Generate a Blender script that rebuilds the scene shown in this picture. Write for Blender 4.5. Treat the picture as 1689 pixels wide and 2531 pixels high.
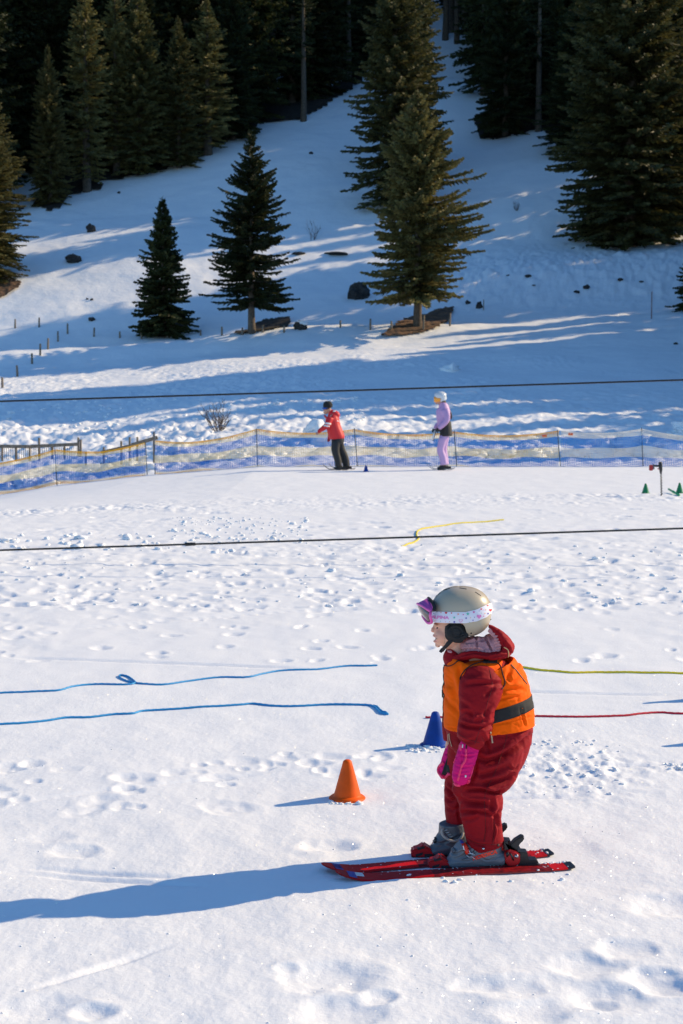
import bpy, bmesh, math, random
import numpy as np
from mathutils import Vector, Matrix
from mathutils.bvhtree import BVHTree
random.seed(7)
for o in list(bpy.data.objects): bpy.data.objects.remove(o)
S = bpy.context.scene
COL = S.collection
R = math.radians
# ------------------------------------------------------------------ camera
F = 3515.0; CX = 844.5; CY = 1265.5; EYE = 1.457
PITCH = math.atan((CY-999)/F)
cam = bpy.data.objects.new('camera', bpy.data.cameras.new('camera')); COL.objects.link(cam)
cam.location = (0, 0, EYE); cam.rotation_euler = (R(90)-PITCH, 0, 0)
cam.data.sensor_fit = 'VERTICAL'; cam.data.sensor_height = 36; cam.data.lens = F/2531*36
cam.data.clip_start = 0.1; cam.data.clip_end = 2000
cam.data.dof.use_dof = True; cam.data.dof.focus_distance = 4.45; cam.data.dof.aperture_fstop = 11
S.camera = cam
# ------------------------------------------------------------------ light
SUN_EL = R(28); SUN_AZ = R(20)          # sun stands to the right, a little beyond the scene
sd = Vector((math.cos(SUN_AZ)*math.cos(SUN_EL), math.sin(SUN_AZ)*math.cos(SUN_EL), math.sin(SUN_EL)))
W = bpy.data.worlds.new('World'); S.world = W; W.use_nodes = True
nt = W.node_tree; bg = nt.nodes['Background']
sky = nt.nodes.new('ShaderNodeTexSky'); sky.sky_type = 'NISHITA'; sky.sun_disc = False
sky.sun_elevation = SUN_EL; sky.sun_rotation = R(90)-SUN_AZ; sky.altitude = 1400
sky.air_density = 1.0; sky.dust_density = 0.3; sky.ozone_density = 2.0
tint = nt.nodes.new('ShaderNodeVectorMath'); tint.operation = 'MULTIPLY'; tint.inputs[1].default_value = (.63, .91, 1.08)
nt.links.new(sky.outputs[0], tint.inputs[0]); nt.links.new(tint.outputs[0], bg.inputs[0]); bg.inputs[1].default_value = 0.13
sl = bpy.data.lights.new('sun', 'SUN'); sl.energy = 4.0; sl.angle = R(0.5); sl.color = (1.0, 0.80, 0.51)
so = bpy.data.objects.new('sun', sl); COL.objects.link(so)
so.rotation_euler = sd.to_track_quat('Z', 'Y').to_euler(); so.location = (20, 5, 30)
S.view_settings.view_transform = 'Standard'; S.view_settings.look = 'None'
S.view_settings.exposure = 0.45; S.view_settings.gamma = 1
# ------------------------------------------------------------------ noise
def _h(ix, iy, s):
    with np.errstate(over='ignore'):
        n = (ix.astype(np.int64)*374761393 + iy.astype(np.int64)*668265263 + s*1274126177) & 0xffffffff
        n = ((n ^ (n >> 13))*1274126177) & 0xffffffff
        n = (n ^ (n >> 16)) & 0xffffffff
    return n/4294967296.0
def gn(x, y, s=0):
    x = np.asarray(x, float); y = np.asarray(y, float)
    ix = np.floor(x); iy = np.floor(y); fx = x-ix; fy = y-iy
    def g(ax, ay):
        a = _h(ix+ax, iy+ay, s)*2*np.pi
        return np.cos(a)*(fx-ax)+np.sin(a)*(fy-ay)
    u = fx**3*(fx*(fx*6-15)+10); v = fy**3*(fy*(fy*6-15)+10)
    return 1.4*((g(0,0)*(1-u)+g(1,0)*u)*(1-v)+(g(0,1)*(1-u)+g(1,1)*u)*v)
def fbm(x, y, s=0, o=4, r=0.5):
    t = 0; a = 1
    for k in range(o):
        t = t+a*gn(x*2**k, y*2**k, s+k*17); a *= r
    return t
def ss(a, b, x):
    t = np.clip((np.asarray(x, float)-a)/(b-a), 0, 1); return t*t*(3-2*t)
# ------------------------------------------------------------------ pixels <-> rays of the photograph
cp, sp = math.cos(PITCH), math.sin(PITCH)
def ray(px, py):
    a = (px-CX)/F; b = (CY-py)/F
    return Vector((a, cp+b*sp, b*cp-sp))
def P(px, py, Y):
    r = ray(px, py); t = Y/r.y
    return Vector((r.x*t, Y, EYE+r.z*t))
def proj(v):
    x, y, z = v[0], v[1], v[2]-EYE
    dz = y*cp-z*sp; up = y*sp+z*cp
    return CX+F*x/dz, CY-F*up/dz
D = 1689/1568.0
# ------------------------------------------------------------------ terrain
_pd = [-60, 33.5, 36, 40, 45, 55, 65, 78, 84, 92, 108, 133, 165, 185, 250, 400]
_pz = [0, 0, -.05, .15, .55, 1.9, 3.25, 5.1, 6.0, 9.2, 16.5, 27.9, 43.0, 53.0, 90, 165]
_td = np.arange(-60, 400, .25); _tz = np.interp(_td, _pd, _pz)
_k = np.exp(-.5*(np.arange(-30, 31)*.25/2.0)**2); _k /= _k.sum()
_ts = np.convolve(np.pad(_tz, 30, mode='edge'), _k, 'valid')
_w = ss(33, 40, _td); _tz = _tz*(1-_w)+_ts*_w
NETX = [-60, -12, -8.1, -6.7, -4.6, -2.7, -1.9, 60]
NETZ = [-1.1, -.85, -.68, -.45, -.21, -.06, 0, 0]
def zt(x, y):
    x = np.asarray(x, float); y = np.asarray(y, float)
    z = np.interp(y, _td, _tz)
    z = z+np.interp(x, NETX, NETZ)*ss(14, 31, y)*(1-.6*ss(40, 70, y))
    h = ss(50, 80, y)
    z = z+h*(.05*x)+ss(70, 110, y)*1.5*fbm(x/34, y/34, 5, 2)
    z = z+.7*np.exp(-((y-77-.12*x)/2.6)**2)*ss(12, -2, x)*ss(60, 72, y)
    z = z+.8*np.exp(-((y-90-.05*x)/4.5)**2)*ss(4, 12, x)
    z = z+.10*fbm(x/5, y/5, 9, 3)*ss(36, 48, y)
    return z
def tracks(x, y):
    z = 0
    for (x0, y0, x1, y1, w, dp) in TRK:
        L = math.hypot(x1-x0, y1-y0); ux, uy = (x1-x0)/L, (y1-y0)/L
        t = (x-x0)*ux+(y-y0)*uy; q = (x-x0)*-uy+(y-y0)*ux+.04*np.sin(t*1.7+y0)
        z = z-dp*np.exp(-(q/w)**2)*ss(0, .3, t)*ss(L, L-.3, t)
    return z
TRK = []
def flat(px, py):
    r = ray(px, py); t = -EYE/r.z; return r.x*t, r.y*t
for a in [(0,1470,1689,1415),(0,1500,900,1462),(700,1476,1689,1437),(150,1555,900,1500),(0,2165,560,2200),(0,2150,500,2180),
          (1320,1895,1689,1888),(1000,1990,1500,1962),(30,1990,700,1900),(0,2480,500,2330),(1150,1700,1689,1715),(0,1620,800,1660)]:
    p, q = flat(a[0], a[1]), flat(a[2], a[3]); TRK.append((p[0], p[1], q[0], q[1], .011+.001*p[1], .007+.0012*p[1]))
rs = np.random.RandomState(3)
DIM = []       # dents and footprints: x, y, radius x, radius y, depth, angle
def dents(n, box, r0, r1, dp):
    for _ in range(n):
        px = rs.uniform(box[0], box[2]); py = rs.uniform(box[1], box[3])
        x, y = flat(px, py); r = rs.uniform(r0, r1)
        DIM.append((x, y, r*rs.uniform(.8, 1.5), r*rs.uniform(.7, 1.3), dp*rs.uniform(.5, 1.1), rs.uniform(0, 3.1)))
dents(520, (-200, 1345, 1900, 1510), .028, .085, .020)
dents(70, (-200, 1500, 1900, 1640), .03, .06, .014)
dents(45, (-200, 1240, 1900, 1345), .06, .16, .025)
dents(34, (-100, 1880, 620, 2010), .02, .05, .009)
dents(18, (650, 1860, 1000, 1930), .02, .045, .009)
for (px, py, r, d) in [(815,2090,.055,.024),(185,2105,.05,.018),(230,2508,.035,.022),(100,2500,.06,.014),(820,2415,.075,.022),
        (935,2465,.03,.015),(850,2505,.07,.018),(1640,2235,.07,.02),(1460,2385,.06,.02),(1545,2345,.05,.018),(1620,2420,.05,.02),
        (1260,2440,.05,.016),(1390,2450,.08,.014),(1500,2470,.06,.016),(710,2395,.02,.008),(120,2070,.05,.008),(1480,2480,.03,.014),
        (600,1880,.05,.012),(540,1920,.04,.014),(330,1925,.05,.014),(1650,2440,.04,.02),(1180,2430,.04,.012),(1330,2500,.06,.018)]:
    x, y = flat(px, py); DIM.append((x, y, r*1.35, r*1.1, d*.62, 0.2))
_x, _y = flat(1400, 1900); CLX, CLY = _x, _y
def detail(x, y):
    x = np.asarray(x, float); y = np.asarray(y, float)
    z = .007*fbm(x/.55, y/.75, 21, 3)*ss(34, 30, y)
    near = ss(9, 3.6, y)
    z = z+near*(.0038*fbm(x/.21+3, y/.26, 23, 3))
    z = z+.0007*fbm(x/.03, y/.035, 28, 2)*ss(9, 6, y)
    # churned strips
    band = np.exp(-((y-14.0)/3.6)**2)
    z = z+band*(.013*np.maximum(fbm(x/.30, y/.30, 31, 3)+.05, -.9))
    z = z+.008*fbm(x/.14, y/.16, 33, 2)*ss(7.6, 9.5, y)*ss(26, 18, y)*ss(-.1, .7, fbm(x/1.6, y/2.2, 37, 2))
    b2 = np.exp(-((y-21.0-.25*x)/1.3)**2)*(.45+.55*ss(-.3, .5, fbm(x/1.3, y/1.3, 41, 2)))
    z = z+b2*.040*np.abs(fbm(x/.25, y/.32, 43, 3))
    b3 = np.exp(-((x-CLX)/.30)**2-((y-CLY)/.42)**2)+.45*np.exp(-((x-CLX-.45)/.25)**2-((y-CLY-.05)/.12)**2)
    z = z+b3*.012*np.maximum(fbm(x/.075, y/.10, 47, 3)+.2, -.2)
    # rough snow under the hill and hillside relief
    z = z+.13*ss(37, 42, y)*ss(75, 58, y)*ss(-.2, .9, fbm(x/7, y/7, 51, 2)+.45-.04*x)*np.abs(fbm(x/.7, y/.8, 53, 3))
    z = z+.10*ss(34.3, 36, y)*ss(60, 45, y)*fbm(x/.5, y/.5, 57, 2)
    z = z+.27*np.exp(-((y-90)/6)**2)*ss(3, 9, x)*np.abs(fbm(x/1.1, y/1.1, 59, 3))
    z = z+.05*ss(60, 80, y)*fbm(x/2.2, y/1.6, 61, 3)
    return z
_cells = {}
def ground(x, y):
    sh = np.shape(x); x = np.atleast_1d(np.asarray(x, float)).ravel(); y = np.atleast_1d(np.asarray(y, float)).ravel()
    z = zt(x, y)+detail(x, y)
    m = np.where((y < 34) & (y > 1))[0]
    if len(m):
        z[m] += tracks(x[m], y[m])
        ym = y[m]; order = np.argsort(ym, kind='stable'); ys = ym[order]; xs = x[m][order]; dz = np.zeros(len(m))
        wn = fbm(xs/.10, ys/.13, 91, 2); wn2 = fbm(xs/.09, ys/.12, 92, 2)
        for (cx, cy, rx, ry, dp, an) in DIM:
            rr = 2.6*max(rx, ry)*1.3
            a, b = np.searchsorted(ys, [cy-rr, cy+rr])
            if a == b: continue
            c, s_ = math.cos(an), math.sin(an)
            u = ((xs[a:b]-cx)*c+(ys[a:b]-cy)*s_)/rx; v = (-(xs[a:b]-cx)*s_+(ys[a:b]-cy)*c)/ry
            u = u+.28*wn[a:b]; v = v+.28*wn2[a:b]; q = u*u+v*v
            dz[a:b] += dp*(-np.exp(-q**1.5)+.20*np.exp(-(np.sqrt(q)-1.45)**2/.16))
        o2 = np.zeros(len(m)); o2[order] = dz; z[m] += o2
        xm = x[m]; yl = 4.50-.085*(1-(xm-.02)/.78)          # snow packed flat under the skis
        wf = ss(.16, .10, np.abs(ym-yl))*ss(-.06, .0, xm)*ss(.86, .78, xm)
        z[m] = z[m]*(1-wf)-.003*wf
    return z.reshape(sh) if sh else float(z[0])
def hit(px, py):
    r = ray(px, py); ts = np.concatenate([np.linspace(2, 34, 300), np.linspace(34.1, 420, 1500)])
    h = EYE+r.z*ts-zt(r.x*ts, r.y*ts)
    i = np.where(h < 0)[0]
    if not len(i): return Vector((r.x*300, r.y*300, float(zt(r.x*300, r.y*300))))
    a, b = ts[max(i[0]-1, 0)], ts[i[0]]
    for _ in range(25):
        m = (a+b)/2
        if EYE+r.z*m-float(zt(r.x*m, r.y*m)) < 0: b = m
        else: a = m
    x, y = r.x*b, r.y*b
    return Vector((x, y, float(ground(x, y))))
# ------------------------------------------------------------------ tags and meshes
def tag(o, label=None, cat=None, group=None, kind=None):
    if label: o['label'] = label
    if cat: o['category'] = cat
    if group: o['group'] = group
    if kind: o['kind'] = kind
    return o
def empty(name, loc=(0,0,0), label=None, cat=None, group=None):
    o = bpy.data.objects.new(name, None); COL.objects.link(o); o.location = loc; o.empty_display_size = .1
    return tag(o, label, cat, group)
def link(name, me, mats=None, parent=None, smooth=True):
    o = bpy.data.objects.new(name, me); COL.objects.link(o)
    for m in (mats if isinstance(mats, (list, tuple)) else [mats]):
        if m: me.materials.append(m)
    if smooth: me.polygons.foreach_set('use_smooth', [True]*len(me.polygons))
    if parent:
        o.parent = parent; bpy.context.view_layer.update() if False else None
        o.matrix_parent_inverse = Matrix.Translation(-parent_loc(parent))
    return o
def parent_loc(p):
    v = Vector(p.location)
    while p.parent:
        break
    return v if p.type == 'EMPTY' else Vector((0,0,0))
def mesh_np(name, V, Q, n=4):
    me = bpy.data.meshes.new(name); V = np.asarray(V, np.float32); Q = np.asarray(Q, np.int32)
    me.vertices.add(len(V)); me.vertices.foreach_set('co', V.ravel())
    me.loops.add(Q.size); me.loops.foreach_set('vertex_index', Q.ravel())
    me.polygons.add(len(Q)); me.polygons.foreach_set('loop_start', np.arange(0, Q.size, n, dtype=np.int32))
    me.update(calc_edges=True); return me
def mesh_py(name, V, Fs):
    me = bpy.data.meshes.new(name); me.from_pydata([tuple(v) for v in V], [], Fs); me.update(); return me
class MB:
    def __init__(s): s.v = []; s.f = []; s.m = []
    def add(s, V, Fs, mi=0):
        k = len(s.v); s.v += [tuple(v) for v in V]; s.f += [tuple(i+k for i in f) for f in Fs]; s.m += [mi]*len(Fs); return s
    def tube(s, pts, rad, n=8, mi=0, cap=True, flatk=1.0, up=None):
        pts = [Vector(p) for p in pts]; N = len(pts)
        rad = [rad]*N if not isinstance(rad, (list, tuple)) else rad
        V = []; up = Vector(up) if up else None; A = None
        for i, p in enumerate(pts):
            T = (pts[min(i+1, N-1)]-pts[max(i-1, 0)]).normalized()
            if A is None:
                A = up or (Vector((0,0,1)) if abs(T.z) < .9 else Vector((1,0,0)))
            A = (A-T*A.dot(T)).normalized(); B = T.cross(A)
            for k in range(n):
                a = 2*math.pi*k/n
                V.append(p+(A*math.cos(a)*flatk+B*math.sin(a))*rad[i])
        Fs = [(i*n+k, i*n+(k+1) % n, (i+1)*n+(k+1) % n, (i+1)*n+k) for i in range(N-1) for k in range(n)]
        if cap: Fs += [tuple(range(n))[::-1], tuple((N-1)*n+k for k in range(n))]
        return s.add(V, Fs, mi)
    def box(s, c, h, rot=None, mi=0):
        c = Vector(c); V = []
        for dz in (-1, 1):
            for dx, dy in ((-1,-1),(1,-1),(1,1),(-1,1)):
                v = Vector((dx*h[0], dy*h[1], dz*h[2]))
                if rot is not None: v = rot @ v
                V.append(c+v)
        return s.add(V, [(3,2,1,0),(4,5,6,7),(0,1,5,4),(1,2,6,5),(2,3,7,6),(3,0,4,7)], mi)
    def ell(s, c, r, n=12, m=8, mi=0, rot=None):
        V = []; c = Vector(c)
        for j in range(m+1):
            th = math.pi*j/m
            for k in range(n):
                a = 2*math.pi*k/n
                v = Vector((r[0]*math.sin(th)*math.cos(a), r[1]*math.sin(th)*math.sin(a), r[2]*math.cos(th)))
                if rot is not None: v = rot @ v
                V.append(c+v)
        return s.add(V, [(j*n+k, (j+1)*n+k, (j+1)*n+(k+1) % n, j*n+(k+1) % n) for j in range(m) for k in range(n)], mi)
    def build(s, name, mats=None, parent=None, smooth=True, bevel=0, weld=True):
        me = mesh_py(name, s.v, s.f)
        if any(s.m): me.polygons.foreach_set('material_index', s.m)
        if weld or bevel:
            bm = bmesh.new(); bm.from_mesh(me); bmesh.ops.remove_doubles(bm, verts=bm.verts, dist=1e-6)
            if bevel: bmesh.ops.bevel(bm, geom=[e for e in bm.edges if e.is_manifold and e.calc_face_angle(0) > .5], offset=bevel, segments=2, affect='EDGES', clamp_overlap=True)
            bmesh.ops.recalc_face_normals(bm, faces=bm.faces)
            bm.to_mesh(me); bm.free()
        o = link(name, me, mats, parent, smooth)
        if smooth and bevel:
            try: me.set_sharp_from_angle(angle=R(35))
            except Exception: pass
        return o
def catmull(pts, sub):
    pts = [np.array(p, float) for p in pts]; out = []
    for i in range(len(pts)-1):
        p0 = pts[max(i-1, 0)]; p1 = pts[i]; p2 = pts[i+1]; p3 = pts[min(i+2, len(pts)-1)]
        for k in range(sub):
            t = k/sub
            out.append(.5*((2*p1)+(-p0+p2)*t+(2*p0-5*p1+4*p2-p3)*t*t+(-p0+3*p1-3*p2+p3)*t**3))
    out.append(pts[-1]); return out
# ------------------------------------------------------------------ materials
def mat(name, col, rough=.6, metal=0, bump=0, bscale=40, var=0, vscale=6, sheen=0, spec=.5, coat=0, sss=0, obj=True, col2=None, trans=0):
    m = bpy.data.materials.new(name); m.use_nodes = True; t = m.node_tree; b = t.nodes['Principled BSDF']; sheen *= .15
    c = (*col, 1); b.inputs['Base Color'].default_value = c; b.inputs['Roughness'].default_value = rough
    b.inputs['Metallic'].default_value = metal; b.inputs['Specular IOR Level'].default_value = spec
    b.inputs['Sheen Weight'].default_value = sheen; b.inputs['Coat Weight'].default_value = coat
    if coat: b.inputs['Coat Roughness'].default_value = .08
    if sss: b.inputs['Subsurface Weight'].default_value = sss; b.inputs['Subsurface Radius'].default_value = (1, .35, .2); b.inputs['Subsurface Scale'].default_value = .01
    if trans: b.inputs['Transmission Weight'].default_value = trans
    tc = t.nodes.new('ShaderNodeTexCoord')
    if var or col2:
        n = t.nodes.new('ShaderNodeTexNoise'); n.inputs['Scale'].default_value = vscale; n.inputs['Detail'].default_value = 5
        t.links.new(tc.outputs['Object'], n.inputs['Vector'])
        r = t.nodes.new('ShaderNodeValToRGB'); r.color_ramp.elements[0].position = .35; r.color_ramp.elements[1].position = .68
        c2 = col2 or tuple(min(1, x*(1+var)) for x in col); c1 = col if col2 else tuple(x*(1-var) for x in col)
        r.color_ramp.elements[0].color = (*c1, 1); r.color_ramp.elements[1].color = (*c2, 1)
        t.links.new(n.outputs['Fac'], r.inputs['Fac']); t.links.new(r.outputs['Color'], b.inputs['Base Color'])
    if bump:
        n = t.nodes.new('ShaderNodeTexNoise'); n.inputs['Scale'].default_value = bscale; n.inputs['Detail'].default_value = 4
        t.links.new(tc.outputs['Object'], n.inputs['Vector'])
        u = t.nodes.new('ShaderNodeBump'); u.inputs['Strength'].default_value = 1; u.inputs['Distance'].default_value = bump
        t.links.new(n.outputs['Fac'], u.inputs['Height']); t.links.new(u.outputs['Normal'], b.inputs['Normal'])
    return m
def snow_mat():
    m = bpy.data.materials.new('snow'); m.use_nodes = True; t = m.node_tree; b = t.nodes['Principled BSDF']; N = t.nodes.new; L = t.links.new
    b.inputs['Base Color'].default_value = (.86, .87, .89, 1); b.inputs['Roughness'].default_value = .75; b.inputs['Specular IOR Level'].default_value = .25
    tc = N('ShaderNodeTexCoord'); mp = N('ShaderNodeMapping'); L(tc.outputs['Object'], mp.inputs[0]); mp.inputs['Scale'].default_value = (1, 1, 1)
    prev = None
    for sc, dist, det in ((420, .0006, 2), (75, .0016, 4), (9, .010, 4), (1.6, .05, 4)):
        n = N('ShaderNodeTexNoise'); n.inputs['Scale'].default_value = sc; n.inputs['Detail'].default_value = det; n.inputs['Roughness'].default_value = .6
        L(mp.outputs[0], n.inputs['Vector'])
        u = N('ShaderNodeBump'); u.inputs['Strength'].default_value = 1; u.inputs['Distance'].default_value = dist
        if sc == 1.6 or sc == 9:      # only where the snow lies loose and rough, towards the hill
            sx = N('ShaderNodeSeparateXYZ'); L(tc.outputs['Object'], sx.inputs[0])
            mr = N('ShaderNodeMapRange'); L(sx.outputs['Y'], mr.inputs[0])
            for k, v in zip((1,2,3,4), (33, 44, .0 if sc == 1.6 else .25, 1)): mr.inputs[k].default_value = v
            ml = N('ShaderNodeMath'); ml.operation = 'MULTIPLY'; L(n.outputs['Fac'], ml.inputs[0]); L(mr.outputs[0], ml.inputs[1])
            L(ml.outputs[0], u.inputs['Height'])
        else: L(n.outputs['Fac'], u.inputs['Height'])
        if prev: L(prev.outputs['Normal'], u.inputs['Normal'])
        prev = u
    L(prev.outputs['Normal'], b.inputs['Normal'])
    # coarse wet grains that flash in the sun
    vo = N('ShaderNodeTexVoronoi'); vo.inputs['Scale'].default_value = 330; L(tc.outputs['Object'], vo.inputs['Vector'])
    sb = N('ShaderNodeVectorMath'); sb.operation = 'SUBTRACT'; L(vo.outputs['Color'], sb.inputs[0]); sb.inputs[1].default_value = (.5,.5,.5)
    sc_ = N('ShaderNodeVectorMath'); sc_.operation = 'SCALE'; L(sb.outputs[0], sc_.inputs[0]); sc_.inputs['Scale'].default_value = 2.4
    ge = N('ShaderNodeNewGeometry'); ad = N('ShaderNodeVectorMath'); ad.operation = 'ADD'; L(ge.outputs['Normal'], ad.inputs[0]); L(sc_.outputs[0], ad.inputs[1])
    nm = N('ShaderNodeVectorMath'); nm.operation = 'NORMALIZE'; L(ad.outputs[0], nm.inputs[0])
    gl = N('ShaderNodeBsdfGlossy'); gl.inputs['Roughness'].default_value = .13; gl.inputs['Color'].default_value = (1,1,1,1); L(nm.outputs[0], gl.inputs['Normal'])
    mx = N('ShaderNodeMixShader'); mx.inputs[0].default_value = .008
    L(b.outputs[0], mx.inputs[1]); L(gl.outputs[0], mx.inputs[2]); L(mx.outputs[0], t.nodes['Material Output'].inputs['Surface'])
    return m
SNOW = snow_mat()
def foliage(name, c1, c2, c3):
    m = bpy.data.materials.new(name); m.use_nodes = True; t = m.node_tree; b = t.nodes['Principled BSDF']; N = t.nodes.new; L = t.links.new
    tc = N('ShaderNodeTexCoord'); n = N('ShaderNodeTexNoise'); n.inputs['Scale'].default_value = .9; n.inputs['Detail'].default_value = 6; n.inputs['Roughness'].default_value = .75
    L(tc.outputs['Object'], n.inputs['Vector'])
    r = N('ShaderNodeValToRGB'); e = r.color_ramp.elements; e[0].position = .36; e[0].color = (*c1, 1); e[1].position = .52; e[1].color = (*c2, 1); k = e.new(.68); k.color = (*c3, 1)
    L(n.outputs['Fac'], r.inputs['Fac'])
    oi = N('ShaderNodeObjectInfo'); mr = N('ShaderNodeMapRange'); L(oi.outputs['Random'], mr.inputs[0]); mr.inputs[3].default_value = .7; mr.inputs[4].default_value = 1.2
    vm = N('ShaderNodeVectorMath'); vm.operation = 'SCALE'; L(r.outputs[0], vm.inputs[0]); L(mr.outputs[0], vm.inputs['Scale'])
    L(vm.outputs[0], b.inputs['Base Color']); b.inputs['Roughness'].default_value = .6; b.inputs['Specular IOR Level'].default_value = .25
    tr = N('ShaderNodeBsdfTranslucent'); L(vm.outputs[0], tr.inputs['Color']); mx = N('ShaderNodeMixShader'); mx.inputs[0].default_value = .25
    L(b.outputs[0], mx.inputs[1]); L(tr.outputs[0], mx.inputs[2]); L(mx.outputs[0], t.nodes['Material Output'].inputs['Surface'])
    return m
FOL = foliage('spruce_needles', (.018,.026,.010), (.040,.050,.016), (.075,.078,.024))
FOLO = foliage('olive_spruce_needles', (.08,.072,.026), (.17,.15,.05), (.26,.215,.07))
FOLM = foliage('green_olive_spruce_needles', (.045,.050,.018), (.105,.10,.034), (.19,.16,.05))
BARK = mat('bark', (.10,.075,.055), .9, bump=.03, bscale=14, var=.35, vscale=5)
WOOD = mat('weathered_wood', (.20,.16,.12), .85, bump=.002, bscale=60, var=.3, vscale=20)
EARTH = mat('bare_earth', (.06,.035,.02), .95, bump=.12, bscale=3, col2=(.20,.10,.05), vscale=2.5)
DEARTH = mat('litter_and_shade', (.012,.009,.007), .95, bump=.10, bscale=3, col2=(.035,.024,.016), vscale=2)  # near-black litter; on the forest floor the tone also holds shade
STEEL = mat('steel', (.45,.45,.46), .3, metal=1)
ROCK = mat('dark_rock', (.035,.033,.032), .9, bump=.06, bscale=4, var=.5, vscale=3)

# ------------------------------------------------------------------ snow ground: one sheet from behind the camera to beyond the forest
def build_ground():
    d = [2.2]
    while d[-1] < 33.6: d.append(d[-1]+min(.00042*d[-1]**2+.0005, .055))
    while d[-1] < 72: d.append(d[-1]+.16)
    while d[-1] < 200: d.append(d[-1]+.32)
    while d[-1] < 400: d.append(d[-1]+4)
    d = np.array([-60, -30, -12, -4, -1, 0, .7, 1.3, 1.8, 2.05]+d)
    t = np.concatenate([-np.geomspace(3, .34, 22)[:-1], np.linspace(-.34, .34, 900), np.geomspace(.34, 3, 22)[1:]])
    dd = np.maximum(d, 2.2)
    ext = np.where(np.abs(t) > .34, 1.0, 0)
    X = t[None, :]*dd[:, None]+(np.sign(t)*ext*np.clip((np.abs(t)-.34)*14, 0, 36))[None, :]*np.where(dd < 30, 1, 30/dd)[:, None]
    Y = np.repeat(d[:, None], len(t), 1)
    Z = ground(X.ravel(), Y.ravel()); Z = np.where(Y.ravel() < 2.0, np.where(np.abs(X.ravel()) < 60, 0, 0), Z)
    V = np.stack([X.ravel(), Y.ravel(), Z], 1)
    n, m = X.shape; i = np.arange(n*m).reshape(n, m)
    Q = np.stack([i[:-1, :-1].ravel(), i[:-1, 1:].ravel(), i[1:, 1:].ravel(), i[1:, :-1].ravel()], 1)
    o = link('snow_ground', mesh_np('snow_ground', V, Q), SNOW); tag(o, kind='structure')
    print('ground', n, m)
build_ground()
def sheet(name, poly, m, lift=.10, step=None, label=None, rough=.06):
    """irregular patch of bare ground draped over the terrain; poly is its outline on the hillside"""
    P2 = [hit(*q) for q in poly]; xs = [p.x for p in P2]; ys = [p.y for p in P2]
    n = 60; gx = np.linspace(min(xs), max(xs), n); gy = np.linspace(min(ys), max(ys), n)
    X, Y = np.meshgrid(gx, gy)
    sz = max(max(xs)-min(xs), .1)
    Xw = X+sz*.02*fbm(X/sz*14, Y/sz*14, 71, 3); Yw = Y+sz*.03*fbm(X/sz*14, Y/sz*14, 72, 3)
    ins = np.zeros(X.shape, bool); k = len(P2)
    for a in range(k):
        x1, y1, x2, y2 = P2[a].x, P2[a].y, P2[(a+1) % k].x, P2[(a+1) % k].y
        c = ((y1 > Yw) != (y2 > Yw)) & (Xw < (x2-x1)*(Yw-y1)/((y2-y1) or 1e-9)+x1); ins ^= c
    Z = ground(X.ravel(), Y.ravel()).reshape(X.shape)+lift+rough*np.abs(fbm(X/.8, Y/.8, 73, 3))
    idx = -np.ones(X.shape, int); V = []; Fs = []
    def vid(a, b):
        if idx[a, b] < 0: idx[a, b] = len(V); V.append((X[a, b], Y[a, b], Z[a, b]))
        return idx[a, b]
    for a in range(n-1):
        for b in range(n-1):
            if ins[a:a+2, b:b+2].sum() >= 3: Fs.append((vid(a, b), vid(a, b+1), vid(a+1, b+1), vid(a+1, b)))
    if not Fs: return
    me = mesh_py(name, V, Fs); o = link(name, me, m); tag(o, label, kind='structure')
    return o
dpoly = lambda L: [(a*D, b*D) for a, b in L]
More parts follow.
